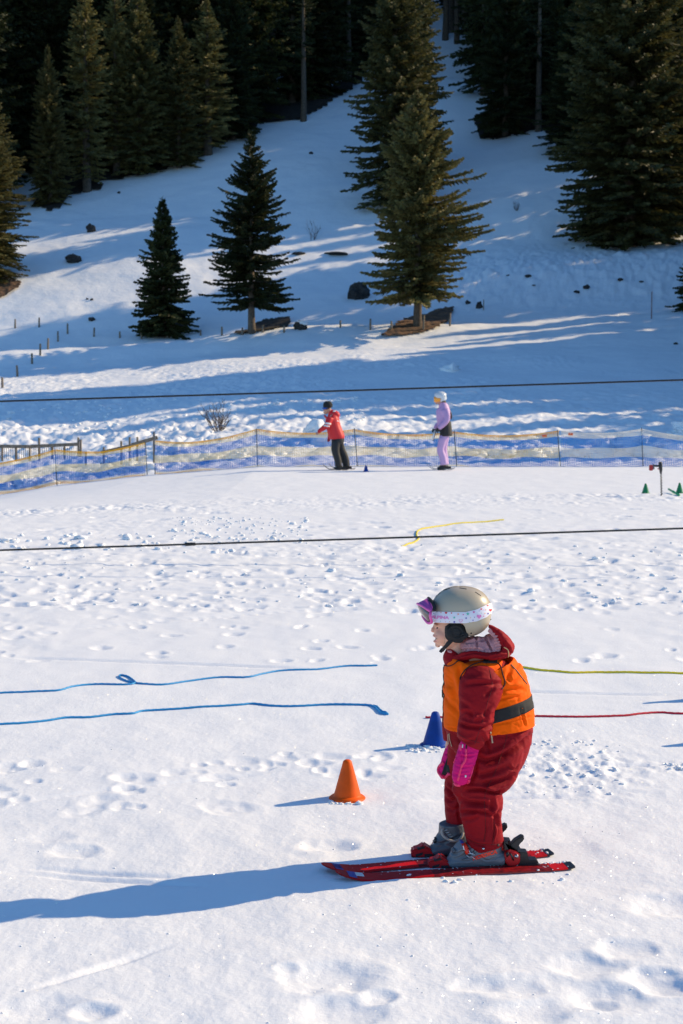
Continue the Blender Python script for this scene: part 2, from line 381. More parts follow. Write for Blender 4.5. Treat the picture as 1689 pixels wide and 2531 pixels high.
# ------------------------------------------------------------------ spruces
def spruce_mesh(seed, h, Rm, c0=.08, sp=.25, per=7, twl=.42, sparse=.0, power=.85, droop=.25, tw=.075, dens=1.0, ragged=.2, shape=None, tstep=.13, azi=None):
    """returns crown mesh and trunk mesh standing at the origin"""
    r = np.random.RandomState(seed); V = []; Q = []; off = 0
    z = c0*h
    TB = MB()
    while z < h*.985:
        f = (z-c0*h)/(h-c0*h)
        prof = (1-f)**power if shape is None else np.interp(f, shape[0], shape[1])
        for k in range(per if f < .85 else max(4, per-2)):
            if r.rand() < sparse: continue
            a = r.rand()*2*np.pi; L = Rm*prof*r.uniform(1-ragged*1.6, 1+ragged*.45)
            g_ = float(gn(a*.95+seed*7.1, z/(.085*h)+seed*3.3, seed)); g2 = float(gn(a*2.2+seed, z/(.03*h), seed+9))
            if azi is not None: L *= azi(a, f)
            L *= min(1.12, 1+.45*g_+.22*g2)
            if g_ < -.62 and f < .9: continue
            if L < .12: L = .12
            zb = z+r.uniform(-.5, .5)*sp
            dr = droop*r.uniform(.6, 1.4)*(1-.9*f)-.45*f
            nseg = max(3, int(L/tstep)); s = (np.arange(nseg)+r.rand())/nseg
            ca, sa = math.cos(a), math.sin(a)
            rad = s*L; zz = zb-dr*L*(s**1.2)+.13*L*s**3*(1-.4*f)
            # twigs on both sides + one hanging below
            for side in (-1, 1, 0):
                ok = r.rand(nseg) < dens
                ss_, rr, zz_ = s[ok], rad[ok], zz[ok]; n = len(ss_)
                if not n: continue
                tl = twl*(.35+.65*np.sin(np.pi*np.clip(.12+ss_*.86, 0, 1)))*r.uniform(.6, 1.25, n)*min(1, .35+L/Rm)
                an = (r.uniform(.55, 1.0, n) if side else r.uniform(-.4, .4, n))*(side or 1)
                dx = np.cos(an); dy = np.sin(an); dzv = r.uniform(-.35, .12, n) if side else r.uniform(-1.2, -.2, n)
                if side == 0: tl = tl*.85
                dirx = ca*dx-sa*dy; diry = sa*dx+ca*dy
                nn = np.sqrt(dirx**2+diry**2+dzv**2); dirv = np.stack([dirx/nn, diry/nn, dzv/nn], 1)
                base = np.stack([ca*rr, sa*rr, zz_], 1)
                w = tw*r.uniform(.7, 1.3, n)
                rnd = r.normal(size=(n, 3)); rnd[:, 2] *= .5
                sv = np.cross(dirv, rnd); sv /= np.linalg.norm(sv, axis=1, keepdims=True)+1e-9
                tip = base+dirv*tl[:, None]; mid = base+dirv*(tl*.45)[:, None]
                vv = np.stack([base, mid+sv*w[:, None], tip, mid-sv*w[:, None]], 1).reshape(-1, 3)
                V.append(vv); Q.append(np.arange(off, off+4*n).reshape(-1, 4)); off += 4*n
            if L > .7 and (k % 2 == 0):
                TB.tube([(0, 0, zb), (ca*L*.5, sa*L*.5, zb-dr*L*.42), (ca*L*.85, sa*L*.85, float(np.interp(.85, s, zz)))], [.012*L+.01, .008*L+.006, .004], 4, cap=False)
        z += sp*(1-.45*f)
    # leader
    n = 26; b = np.stack([np.zeros(n), np.zeros(n), r.uniform(h*.95, h, n)], 1); dv = np.stack([r.normal(size=n)*.4, r.normal(size=n)*.4, r.uniform(.2, 1, n)], 1)
    dv /= np.linalg.norm(dv, axis=1, keepdims=True); sv = np.cross(dv, r.normal(size=(n, 3))); sv /= np.linalg.norm(sv, axis=1, keepdims=True)
    tip = b+dv*.28; mid = b+dv*.13
    V.append(np.stack([b, mid+sv*.03, tip, mid-sv*.03], 1).reshape(-1, 3)); Q.append(np.arange(off, off+4*n).reshape(-1, 4))
    cm = mesh_np('crown', np.concatenate(V), np.concatenate(Q))
    tr = .014*h+.04
    TB.tube([(0, 0, -.6), (0, 0, .05), (0.01*h*.3, 0, .12*h), (0, 0, .5*h), (0, 0, .8*h), (0, 0, h*.985)], [tr*1.35, tr*1.2, tr, tr*.62, tr*.28, .012], 9)
    tm = mesh_py('trunk', TB.v, TB.f); tm.polygons.foreach_set('use_smooth', [True]*len(tm.polygons))
    return cm, tm
SP = {}
def spruce_kind(k, fol, **kw):
    cm, tm = spruce_mesh(**kw); cm.materials.append(fol); tm.materials.append(BARK); SP[k] = (cm, tm, kw['h'])
spruce_kind('young', FOL, seed=1, h=8.2, Rm=2.15, c0=.05, sp=.17, per=10, twl=.42, tw=.062, power=.80, droop=.38, ragged=.30, tstep=.085)
spruce_kind('mid', FOL, seed=2, h=12, Rm=2.75, c0=.15, sp=.21, per=10, twl=.42, tw=.066, sparse=.14, droop=.24, ragged=.34, tstep=.09,
            shape=([0,.06,.15,.45,.7,.9,1], [.72,.95,1,.80,.50,.18,.02]))
spruce_kind('olive', FOLO, seed=3, h=13.6, Rm=3.4, c0=.145, sp=.21, per=11, twl=.50, tw=.075, sparse=.16, droop=.30, ragged=.36, tstep=.095,
            shape=([0,.08,.2,.33,.5,.62,.85,1], [.72,.86,.74,1.0,.80,.62,.34,.05]),
            azi=lambda a, f: 1+.28*math.cos(a+ (2.6 if f < .22 else 0))*(1 if f < .6 else 0))
spruce_kind('dark', FOL, seed=4, h=24, Rm=3.9, c0=.03, sp=.36, per=9, twl=.72, tw=.095, droop=.40, ragged=.28, tstep=.16,
            shape=([0,.1,.25,.5,.75,1], [.75,.98,1,.82,.48,.02]))
spruce_kind('slim', FOLO, seed=5, h=20, Rm=2.3, c0=.08, sp=.32, per=8, twl=.5, tw=.075, sparse=.15, droop=.35, ragged=.35, tstep=.15,
            shape=([0,.1,.35,.6,.8,1], [.8,1,.9,.75,.45,.02]))
spruce_kind('giant', FOL, seed=6, h=31, Rm=5.4, c0=.02, sp=.36, per=11, twl=.85, tw=.11, droop=.44, ragged=.22, tstep=.17,
            shape=([0,.07,.2,.45,.7,1], [.72,.90,1,.90,.60,.02]))
spruce_kind('bare', FOL, seed=7, h=26, Rm=2.8, c0=.34, sp=.5, per=6, twl=.5, tw=.08, sparse=.3, droop=.2, ragged=.5, tstep=.2)
spruce_kind('fir', FOL, seed=8, h=22, Rm=3.0, c0=.05, sp=.36, per=8, twl=.66, tw=.095, droop=.38, ragged=.35, tstep=.17)
spruce_kind('shade', FOL, seed=9, h=24, Rm=3.3, c0=.05, sp=.7, per=8, twl=.9, tw=.17, droop=.3, ragged=.3, tstep=.3)
def spruce(kind, px=None, py=None, label='', group=None, top=None, hw=None, loc=None, height=None, rz=0, sx=None, name='spruce_tree', fol=None):
    cm, tm, h = SP[kind]
    p = Vector(loc) if loc else hit(px, py)
    if top is not None:
        q = P(px, top, p.y); height = q.z-p.z
    sc = height/h; r = empty(name, (p.x, p.y, p.z-.1), label, 'tree', group)
    r.rotation_euler = (0, 0, rz); r.scale = ((sx or sc), (sx or sc), sc)
    for n, me in (('trunk', tm), ('crown', cm)):
        o = bpy.data.objects.new(n, me); COL.objects.link(o); o.parent = r
        if n == 'crown' and fol: o.material_slots[0].link = 'OBJECT'; o.material_slots[0].material = fol
    return r
# free-standing trees (pixels of the photograph, converted onto the hillside)
T1 = spruce('young', 376*D, 771*D, 'small dark green spruce, lowest and leftmost of the three lone trees on the slope', top=452*D, rz=.4)
T2 = spruce('mid', 578*D, 765*D, 'airy spruce with bare lower trunk, middle one of the three lone trees on the slope', top=298*D, rz=2.2)
T3 = spruce('olive', 958*D, 752*D, 'sunlit olive-brown spruce with ragged gappy crown above the brown root patch', top=206*D, rz=.3)
spruce('dark', 905*D, 476*D, 'tall dark spruce standing directly behind the sunlit olive spruce', top=-190*D, rz=1.0, fol=FOLM)
spruce('dark', 948*D, 400*D, 'dark spruce whose drooping right edge borders the narrow snow gap', top=-170*D, rz=3.0, fol=FOLM)
spruce('giant', 1445*D, 560*D, 'huge broad spruce at right, its skirt reaching the snow', top=-330*D, rz=2.0, sx=.95, fol=FOLM)
spruce('giant', 1545*D, 505*D, 'broad spruce half hidden behind the right edge of the huge one', top=-60*D, rz=4.1, fol=FOLM)
spruce('dark', 1318*D, 350*D, 'dark spruce with low left boughs peeking out beside the huge one', top=-20*D, rz=.7, sx=.72)
spruce('young', 1606*D, 715*D, 'young spruce cut by the right frame edge, only its left boughs showing', top=450*D, rz=1.9)
spruce('giant', -32*D, 648*D, 'sunlit tall spruce cut by the left frame edge above brown earth', top=160*D, rz=.9, sx=.55, fol=FOLO)
FG = 'spruces of the forest edge on the left'
spruce('dark', 115*D, 470*D, 'pointed spruce in front at the left forest edge, tip below the snow gap', top=100*D, rz=.2, sx=.46, group=FG, fol=FOLO)
spruce('slim', 200*D, 440*D, 'slender brownish spruce with visible pale trunk right of the snow gap', top=-60*D, rz=2.2, group=FG, sx=1.0)
spruce('dark', 320*D, 400*D, 'bushy spruce with upturned lit boughs, second clump right of the snow gap', top=-40*D, rz=1.2, sx=.68, group=FG, fol=FOLM)
spruce('slim', 268*D, 404*D, 'dark narrow spruce squeezed just right of the slender brownish one', top=-70*D, rz=5.2, group=FG)
spruce('dark', 412*D, 384*D, 'full spruce whose pointed tip ends just below the top edge, left forest', top=35*D, rz=3.2, sx=.60, group=FG, fol=FOLM)
spruce('slim', 478*D, 355*D, 'spruce with lit yellowish tip right of the full pointed one', top=-5*D, rz=4.0, group=FG, sx=1.1)
spruce('dark', 535*D, 320*D, 'dark spruce at the step of the tree line left of the pale bare trunk', top=-120*D, rz=2.9, sx=.72, group=FG)
spruce('bare', 697*D, 278*D, 'tall spruce with long pale branchless trunk at the tree line', top=-160*D, rz=1.0)
spruce('bare', 1236*D, 302*D, 'spruce with thin straight bare trunk at the dark tree line right of centre', top=-180*D, rz=2.0)
spruce('dark', 1160*D, 312*D, 'dark drooping spruce on the right bank of the narrow snow gap', top=-200*D, rz=5.0, sx=.66)
spruce('bare', 1049*D, 100*D, 'bare trunk standing at the head of the narrow snow gap', top=-300*D, rz=3.0)
spruce('bare', 800*D, 190*D, 'bare-stemmed spruce at the tree line just left of the big dark pair', top=-250*D, rz=5.0)
for i, (a_, b_) in enumerate([(1022,92),(1036,74),(1068,78),(1082,96),(1058,52),(1026,44),(1090,60),(1044,28),(1074,20)]):
    spruce('bare' if i < 6 else 'fir', a_*D, b_*D, 'thin spruce among the bare trunks at the dark head of the narrow snow gap', group='trunks at the head of the snow gap', height=21+i % 3, rz=i*1.3)
# forest behind the tree line
DG = 'dark spruces crowding the forest above the slope'
rf = random.Random(11)
lineX = [-60, 0, 60, 140, 215, 300, 400, 460, 520, 600, 700, 790, 850, 960, 1010]
lineY = [560, 420, 410, 400, 400, 375, 355, 335, 300, 265, 245, 175, 150, 60, -60]
lineX2 = [1085, 1120, 1200, 1270, 1330, 1500, 1640]
lineY2 = [250, 285, 275, 300, 320, 400, 500]
n = 0
for row in range(8):
    x = -80
    while x < 1660:
        xx = x+rf.uniform(-14, 14)
        if xx < 1020: ly = np.interp(xx, lineX, lineY)
        elif xx > 1085: ly = np.interp(xx, lineX2, lineY2)
        else: ly = -20
        y = ly-12-row*52+rf.uniform(-14, 14)
        x += 50+row*7
        if 75 < xx < 185 and -60 < y < 330 : continue     # snow showing between the trunks
        if 985 < xx < 1112 and y > -40: continue
        if y < -380: continue
        p = hit(xx*D, y*D)
        if p.y > 300: continue
        hgt = rf.uniform(19, 27)
        if p.x > 17 and p.y < 128: hgt = rf.uniform(9, 13.5)
        k = rf.choice(['dark', 'fir', 'dark', 'bare' if row < 3 else 'fir'])
        spruce(k, loc=p, height=hgt, label='dark spruce standing in the deep shade of the forest behind the tree line', group=DG, rz=rf.uniform(0, 6.28)); n += 1
print('forest trees', n)
# unseen wood right of the frame, heights set to shade the hillside
SG = 'unseen spruces beyond the right edge, set to shade the hillside'
def shade_tree(x, y, hgt):
    z = float(zt(x, y))
    spruce('shade', loc=(x, y, z), height=hgt, label='unseen spruce beyond the right edge of the frame, its height set to shade the hillside', group=SG, rz=rf.uniform(0, 6.28), sx=hgt/24*rf.uniform(1.2, 1.5))
def shade_rows():
    for row in range(3):
        y = 40.0+row*1.3
        while y < 185:
            x = max(.30*y+4, 25)+row*6.5+rf.uniform(-1.5, 1.5); yy = y+x*.364-9.1+rf.uniform(-1, 1)
            u = yy-.364*x
            H = (np.interp(u, SHU, SHH)+row*(2.8 if 48 < u < 84 else .4))*rf.uniform(.92, 1.06)
            if H > 3 and u > 34: shade_tree(x, yy, H)
            y += 3.1+max(0, y-90)*.02
# u = distance line of the sun's rays, H = tree height chosen there for its shade
SHU = [33, 44, 47, 49.5, 52, 54.5, 57.5, 63, 65, 72, 76, 79, 84, 87, 95, 109, 115, 200]
SHH = [13.2, 13.2, 13.2, 16.5, 16.5, 16, 23, 25, 11, 10.5, 10, 15, 15, 9, 8, 14, 23, 26]
shade_rows()
# bare ground under trees
sheet('bare_ground', dpoly([(868,776),(905,752),(930,735),(1000,716),(1045,706),(1035,728),(1010,755),(960,768),(915,775)]), EARTH, rough=.10, label='brown root-strewn bare ground under the olive spruce')
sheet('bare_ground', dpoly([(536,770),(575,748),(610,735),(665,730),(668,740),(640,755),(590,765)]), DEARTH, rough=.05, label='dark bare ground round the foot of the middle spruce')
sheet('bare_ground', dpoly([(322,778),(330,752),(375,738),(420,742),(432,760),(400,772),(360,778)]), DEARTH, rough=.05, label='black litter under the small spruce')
sheet('bare_ground', dpoly([(-60,690),(-60,640),(20,645),(52,650),(45,662),(20,678),(0,688)]), EARTH, rough=.15, label='orange-brown earth at the left edge')
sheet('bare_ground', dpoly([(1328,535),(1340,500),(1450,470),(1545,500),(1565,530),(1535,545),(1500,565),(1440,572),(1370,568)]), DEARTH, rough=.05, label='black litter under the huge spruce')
sheet('forest_floor', dpoly([(72,480),(75,400),(230,380),(330,350),(480,300),(600,230),(760,200),(840,130),(840,183),(810,205),(740,250),(690,280),(600,285),(520,325),(450,372),(380,390),(300,412),(235,410),(225,438),(160,452),(150,478),(110,486)]), DEARTH, rough=.06, label='litter-covered forest floor along the left tree line, darkened for forest shade')  # floor sheets: needle litter plus forest shade put into the dark colour
sheet('forest_floor', dpoly([(1100,320),(1085,270),(1200,230),(1300,250),(1320,330),(1290,355),(1262,318),(1240,296),(1190,312),(1130,324)]), DEARTH, rough=.06, label='forest floor below the right-hand trees, darkened for litter and shade')
# far forest mass closing the view above
# ------------------------------------------------------------------ things on the slope
def stake(px, py, hpx, label, group='wooden stakes standing in the snow of the slope', lean=0, m=None, w=.055):
    p = hit(px, py); h = hpx/F*p.y
    mb = MB(); r = random.Random(int(px*7+py)); lx = r.uniform(-.06, .06)+lean
    mb.tube([(0, 0, -.3), (lx*h*.5, 0, h*.5), (lx*h, r.uniform(-.03, .03)*h, h)], [w*1.05, w, w*.85], 7)
    o = mb.build('fence_stake', m or WOOD, None); o.location = p; tag(o, label, 'stake', group)
z7 = lambda x, y: (x/2.8, 400+y/2.8)
z8 = lambda x, y: (500+x/2.24, 300+y/2.24)
st = [(18,1567,70,'pale stake at the very left edge, lowest of the diagonal stake row'),
 (123,1487,78,'second stake up the diagonal row at lower left, in sunlit snow'),
 (223,1397,73,'third stake up the diagonal row at the left of the slope'),
 (279,1340,80,'fourth stake up the diagonal row at the left of the slope'),
 (332,1297,78,'fifth stake up the diagonal row at the left of the slope'),
 (403,1242,70,'sixth stake up the diagonal row, below the two small rocks'),
 (469,1188,72,'top stake of the diagonal row where it meets the level row'),
 (105,1148,62,'leftmost stake of the pair on the sunlit streak at far left'),
 (271,1145,66,'right stake of the pair on the sunlit streak at far left'),
 (651,1213,62,'stake standing just below the lone black rock lump'),
 (831,1221,44,'short stake midway between the black rock lump and the small spruce'),
 (980,1228,72,'stake at the left skirt of the small dark spruce'),
 (1170,1212,56,'stake in front of the black litter of the small dark spruce'),
 (1389,1205,40,'short stake just right of the small dark spruce'),
 (1537,1203,60,'stake midway between the small and the middle spruce')]
for x, y, h, l in st: stake(*z7(x, y), h/2.8, l)
st = [(222,1183,40,'stake just left of the middle spruce trunk, on dark ground'),(335,1168,40,'stake just right of the middle spruce trunk, on dark ground'),
 (453,1170,38,'stake at the right end of the dark patch of the middle spruce'),(765,1142,40,'lone stake on the lit snow right of the snow-capped boulder'),
 (930,1153,60,'stake on the lit snow left of the brown root patch'),(1046,1168,60,'stake at the left end of the brown root patch'),
 (1225,1165,92,'tall stake beside the trunk of the olive spruce'),(1371,1133,70,'stake at the right end of the brown root patch')]
for x, y, h, l in st: stake(*z8(x, y), h/2.24, l)
REDW = mat('red_pole', (.22,.10,.09), .6)
stake(1200+1316/3.206, 550+760/3.206, 66, 'thin reddish marker pole near the right edge of the slope', None, .04, REDW, .03)
stake(1696*.705, 713*D, 26, 'faint thin stick in the bumpy shaded snow right of the root patch', None, .0, WOOD, .03)
def rock(px, py, wpx, hpx, label, seed, group=None, snow=False, m=None, name='rock'):
    p = hit(px, py); w = wpx/F*p.y; h = hpx/F*p.y
    bm = bmesh.new(); bmesh.ops.create_icosphere(bm, subdivisions=4, radius=1)
    for v in bm.verts:
        c = v.co; n = float(fbm(c.x*1.1+seed*3.1, c.y*1.1+c.z*1.3+seed, seed, 4, .55))
        n2 = round(n*5)/5*.5+n*.5
        v.co = Vector((c.x*w*.5, c.y*w*.42, c.z*h*.62))*(1+.42*n2)
    me = bpy.data.meshes.new(name); bm.to_mesh(me); bm.free(); me.materials.append(m or ROCK)
    o = bpy.data.objects.new(name, me); COL.objects.link(o); o.location = p+Vector((0, 0, h*.28)); tag(o, label, 'rock' if name == 'rock' else name.replace('_', ' '), group)
    if snow:
        bm = bmesh.new(); bmesh.ops.create_icosphere(bm, subdivisions=4, radius=1)
        for v in bm.verts:
            c = v.co; n = float(fbm(c.x*1.5, c.y*1.5+c.z, 5, 3)); v.co = Vector((c.x*w*.55, c.y*w*.5, c.z*h*.35))*(1+.15*n)+Vector((w*.1, .1, h*.38))
        ms = bpy.data.meshes.new('snow_cap'); bm.to_mesh(ms); bm.free(); ms.materials.append(SNOW); ms.polygons.foreach_set('use_smooth', [True]*len(ms.polygons))
        s_ = bpy.data.objects.new('snow_cap', ms); COL.objects.link(s_); s_.parent = o
RL = [(z7(630,485),22,19,'pointed black rock on the upper left snow'),(z7(512,690),38,18,'flat angular black rock, largest one at left of the slope'),
 (z7(634,1100),17,9,'small black rock lump low on the left slope'),(z7(148,325),13,9,'small black stone beside the left forest edge'),
 (z7(825,218),8,5,'tiny dark stone on the snow under the left tree line'),(z7(605,948),6,4,'tiny left pebble of a pair in the blue shade at left'),
 (z7(635,955),8,5,'tiny right pebble of a pair in the blue shade at left'),
 (z8(545,1150),31,21,'boulder under a cap of snow right of the middle spruce',1),(z8(868,978),46,42,'biggest dark boulder, left of the olive spruce'),
 (z8(1470,1010),11,8,'small black stone above the right end of the root patch'),(z8(1535,1035),15,17,'upright black stone right of the root patch'),
 (z8(745,737),48,7,'long flat dark rock edge peeping from the shaded slope'),(z8(535,738),26,7,'flat dark rock edge right of the middle spruce crown'),
 (z8(603,178),10,6,'little dark stone on the snow right of the middle spruce tip'),(z8(50,692),12,4,'thin dark stone left of the middle spruce'),
 ((1200+341/3.206,550+438/3.206),17,6,'largest dark earth clod on the crest of the bumpy right slope'),((1200+180/3.206,550+433/3.206),9,4,'left small earth clod on the crest of the bumpy right slope'),
 ((1200+725/3.206,550+565/3.206),14,6,'left clod of the pair in the ski ruts on the right slope'),((1200+800/3.206,550+545/3.206),16,9,'right clod of the pair in the ski ruts on the right slope'),
 ((1200+1070/3.206,550+480/3.206),12,6,'dark clod right of the ruts on the right slope'),((1200+1238/3.206,550+480/3.206),10,5,'dark clod nearest to the right frame edge on the crest'),
 ((1200+385/3.206,550+522/3.206),9,3,'thin dark clod below the crest of the bumpy right slope'),((1200+1510/3.206,550+965/3.206),12,5,'dark speck of rock low at the right frame edge')]
for i, a in enumerate(RL): rock(*a[0], a[1], a[2], a[3], i+3, snow=len(a) > 4)
TWIG = mat('bare_twigs', (.075,.048,.038), .85)
def bush(px, py, hpx, label, seed, n=26, spread=.9, name='bare_bush'):
    p = hit(px, py); h = hpx/F*p.y; r = random.Random(seed); mb = MB()
    def br(q, d, L, rad, lv):
        pts = [q]; dd = Vector(d)
        for k in range(4):
            dd = (dd+Vector((r.uniform(-.25,.25), r.uniform(-.25,.25), r.uniform(-.08,.2)))).normalized(); pts.append(pts[-1]+dd*L/4)
        mb.tube(pts, [rad, rad*.85, rad*.7, rad*.5, rad*.25], 4, cap=False)
        if lv:
            for k in range(4 if lv == 2 else 3):
                a = r.uniform(0, 6.28); b = (dd+Vector((math.cos(a), math.sin(a), r.uniform(-.1,.5)))*.75).normalized()
                br(pts[r.randint(1, 4)], b, L*r.uniform(.4, .65), rad*.55, lv-1)
    for k in range(n):
        a = r.uniform(0, 6.28); s_ = r.uniform(.1, spread); br(Vector((math.cos(a)*.08*h, math.sin(a)*.08*h, -.1)), Vector((math.cos(a)*s_, math.sin(a)*s_, 1)).normalized(), h*r.uniform(.55, .8), .010*h+.006, 2)
    o = mb.build(name, TWIG, weld=False); o.location = p; tag(o, label, 'bush')
bush(540, 1068, 76, 'leafless brown bush standing behind the net left of the red skier', 3, 14)
bush(772, 592, 46, 'thin leafless shrub on the shaded slope between middle and olive spruce', 5, 5, .5)
bush(1278, 520, 24, 'tiny dark sapling on the upper slope beneath the dark right-hand trees', 6, 9, .4)
# ------------------------------------------------------------------ safety nets
def netmat(name, col):
    m = mat(name, col, .55); t = m.node_tree; tr = t.nodes.new('ShaderNodeBsdfTranslucent'); tr.inputs['Color'].default_value = (*col, 1); mx = t.nodes.new('ShaderNodeMixShader'); mx.inputs[0].default_value = .5
    t.links.new(t.nodes['Principled BSDF'].outputs[0], mx.inputs[1]); t.links.new(tr.outputs[0], mx.inputs[2]); t.links.new(mx.outputs[0], t.nodes['Material Output'].inputs['Surface']); return m
CY_ = netmat('yellow_net', (.92,.60,.04)); CW_ = netmat('cream_net', (.88,.78,.52)); CB_ = netmat('blue_net', (.008,.27,.74))
CWW = netmat('white_net', (.85,.82,.76)); GREYP = mat('grey_net_pole', (.05,.075,.10), .5); ORG = mat('orange_tag', (.8,.16,.05), .6)
NY = 33.5
def net(label, knots, posts, bands, seed, tags=()):
    """knots: px, py top, py bottom along the net; bands: colours of the rows from the top"""
    kx = [k[0] for k in knots]; r = random.Random(seed)
    x0, x1 = kx[0], kx[-1]; base = P(x0, knots[0][2], NY)
    root = empty('safety_net', base, label, 'net', 'nets along the edge of the piste')
    N = int((x1-x0)/7)+1; xs = np.linspace(x0, x1, N); T = np.interp(xs, kx, [k[1] for k in knots]); B = np.interp(xs, kx, [k[2] for k in knots])
    # sag of the top cord between the posts
    pp = sorted([x0, x1]+[p_[0] for p_ in posts])
    for a, b in zip(pp[:-1], pp[1:]):
        if b-a < 20: continue
        m = (xs > a) & (xs < b); u = (xs[m]-a)/(b-a); T[m] += min(14, (b-a)*.05)*4*u*(1-u)*.8; B[m] += 2.0*np.sin(u*9+a)
    nr = len(bands); grid = np.zeros((nr+1, N, 3))
    for i in range(N):
        t = P(xs[i], T[i], NY); b = P(xs[i], B[i], NY)
        for j in range(nr+1):
            f = j/nr; q = t.lerp(b, f)
            yy = NY+.05*math.sin(xs[i]*.021+seed+f*1.7)*math.sin(f*3.1)+.03*math.sin(xs[i]*.07+f*5)
            fz = .018*math.sin(xs[i]*.05+f*9)*math.sin(f*3.1)
            grid[j, i] = (q.x, yy, q.z+fz)
    V = []; Q = []; M = []
    def quad(a, b, c, d, m):
        k = len(V); V.extend([a, b, c, d]); Q.append((k, k+1, k+2, k+3)); M.append(m)
    hw = .0074
    mi = {'y': 0, 'c': 1, 'b': 2, 'w': 3}
    for j in range(nr):
        c = mi[bands[j]]; y_ = grid[j]
        for i in range(N-1):
            a, b = y_[i], y_[i+1]; k = len(V)
            w = hw*(1.7 if j == 0 else 1)
            for dz, dy in ((-w, -.002), (w, -.002), (w, .002), (-w, .002)): V.append((a[0], a[1]+dy, a[2]+dz)); V.append((b[0], b[1]+dy, b[2]+dz))
            for s_ in range(4): e = (s_+1) % 4; Q.append((k+2*s_, k+2*s_+1, k+2*e+1, k+2*e)); M.append(c)
    # upright strands
    step = .0521; total = P(x1, 1160, NY).x-P(x0, 1160, NY).x; nv = int(total/step); gx = grid[0, :, 0]
    for v in range(nv+1):
        X = gx[0]+v*step
        f = np.interp(X, gx, np.arange(N)); i = min(int(f), N-2); g = f-i
        col = grid[:, i]*(1-g)+grid[:, i+1]*g
        for j in range(nr):
            a, b = col[j], col[j+1]; w = .0042
            quad((a[0]-w, a[1], a[2]), (a[0]+w, a[1], a[2]), (b[0]+w, b[1], b[2]), (b[0]-w, b[1], b[2]), mi[bands[j]])
    me = mesh_py('net', V, Q); me.polygons.foreach_set('material_index', M)
    link('net', me, [CY_, CW_, CB_, CWW], root, smooth=False)
    for (px, pt, px2, pb) in posts:
        a = P(px, pt, NY-.03); b = P(px2, pb, NY-.03); b.z -= .1
        MB().tube([b, a], .0105, 8).build('post', GREYP, root)
    for (px, py) in tags:
        q = P(px, py, NY-.02); MB().box(q, (.055, .006, .03)).build('tag', ORG, root, smooth=False)
BD = 'yyccbbbbbbbcccccccbbbbbbbcyy'
net('blue and yellow safety net left of the gap, sinking towards the left edge', [(-150,1150,1248),(0,1134,1225),(138,1112,1200),(250,1108,1192),(361,1094,1180)],
    [(136,1110,143,1216),(360,1091,365,1182)], BD, 1)
net('long blue and yellow safety net in the middle, behind the two skiers', [(384,1090,1176),(470,1085,1170),(560,1073,1167),(636,1061,1163),(877,1062,1162),(1124,1068,1162),(1382,1066,1168)],
    [(382,1067,384,1180),(634,1059,638,1165),(876,1058,886,1163),(1123,1064,1131,1163),(1378,1062,1388,1170)], BD, 2, [(1346,1077)])
net('safety net at right with white instead of yellow rows', [(1388,1066,1168),(1587,1061,1168),(1689,1068,1170),(1860,1060,1172)],
    [(1586,1057,1591,1169),(1858,1057,1861,1172)], BD.replace('y', 'w').replace('c', 'w')[:-2]+'cy', 3, [(1411,1073)])
# ------------------------------------------------------------------ wooden fence behind the net at left
root = empty('wooden_fence', P(100, 1160, 38.5), 'grey rail fence with thin upright slats behind the net at far left', 'fence')
FY = 38.5
def bar(a, b, hh, dd, name, root, m=None):
    mb = MB(); a = Vector(a); b = Vector(b); d = (b-a); L = d.length; rot = d.to_track_quat('X', 'Z').to_matrix()
    mb.box((a+b)/2, (L/2, dd, hh), rot); return mb.build(name, m or WOOD, root, smooth=False, bevel=.006)
bar(P(-60,1102,FY), P(74,1104,FY), .045, .02, 'rail', root); bar(P(75,1103.5,FY), P(196,1098,FY), .045, .02, 'rail', root)
for px, t, b in [(6,1104,1140),(74,1103,1140),(97,1082,1140),(194,1081,1130),(200,1086,1130),(130,1105,1135),(160,1104,1135),(40,1105,1140)]:
    a = P(px, b, FY+.06); c = P(px, t, FY+.06); MB().tube([a, c], .03, 6).build('post', WOOD, root)
mb = MB()
for i in range(44):
    px = -30+i*5.2; 
    if px > 192: break
    mb.box((P(px, 1120, FY+.03)), (.006, .004, .16))
mb.build('slats', WOOD, root, smooth=False); root.children[-1]['label'] = 'thin dark upright slats'
root = empty('handrail', P(320, 1150, 37.5), 'weathered plank rail rising on short posts behind the net beside the gap', 'rail')
FY = 37.5
bar(P(250,1118,FY), P(330,1100,FY), .04, .02, 'rail', root); bar(P(326,1100,FY), P(390,1081,FY), .05, .022, 'rail', root)
for px, t, b in [(257,1105,1150),(300,1090,1150),(321,1080,1150),(340,1080,1150),(381,1068,1180),(213,1117,1150)]:
    MB().tube([P(px, b, FY+.05), P(px, t, FY+.05)], .028, 6).build('post', WOOD, root)
# ------------------------------------------------------------------ overhead tow cables
CAB = mat('black_cable', (.006,.006,.007), .55, bump=.002, bscale=220)
def cable(label, a, b, Y, rad, splice=None):
    p0 = P(a[0], a[1], Y); p1 = P(b[0], b[1], Y); d = p1-p0
    pts = []
    for i in range(81):
        t = -2+i*5/80; q = p0+d*t; q.z += .006*((t-.5)**2)-.0015; pts.append(q)
    root = empty('tow_cable', p0, label, 'cable', 'two cables of the rope tow')
    mb = MB(); mb.tube(pts, rad, 8); mb.build('rope', CAB, root)
    if splice:
        q = P(*splice, Y); u = d.normalized()
        MB().tube([q-u*.055, q-u*.045, q+u*.04, q+u*.055], [rad*.9, rad*1.9, rad*1.7, rad*.9], 10).build('splice', CAB, root)
cable('upper black tow cable running in front of the hillside and skiers', (0, 992), (1689, 939), 13.0, .0082)
cable('lower black tow cable with a thick splice, low above the white snow', (0, 1360), (1689, 1306), 13.0, .0088, (471, 1345))
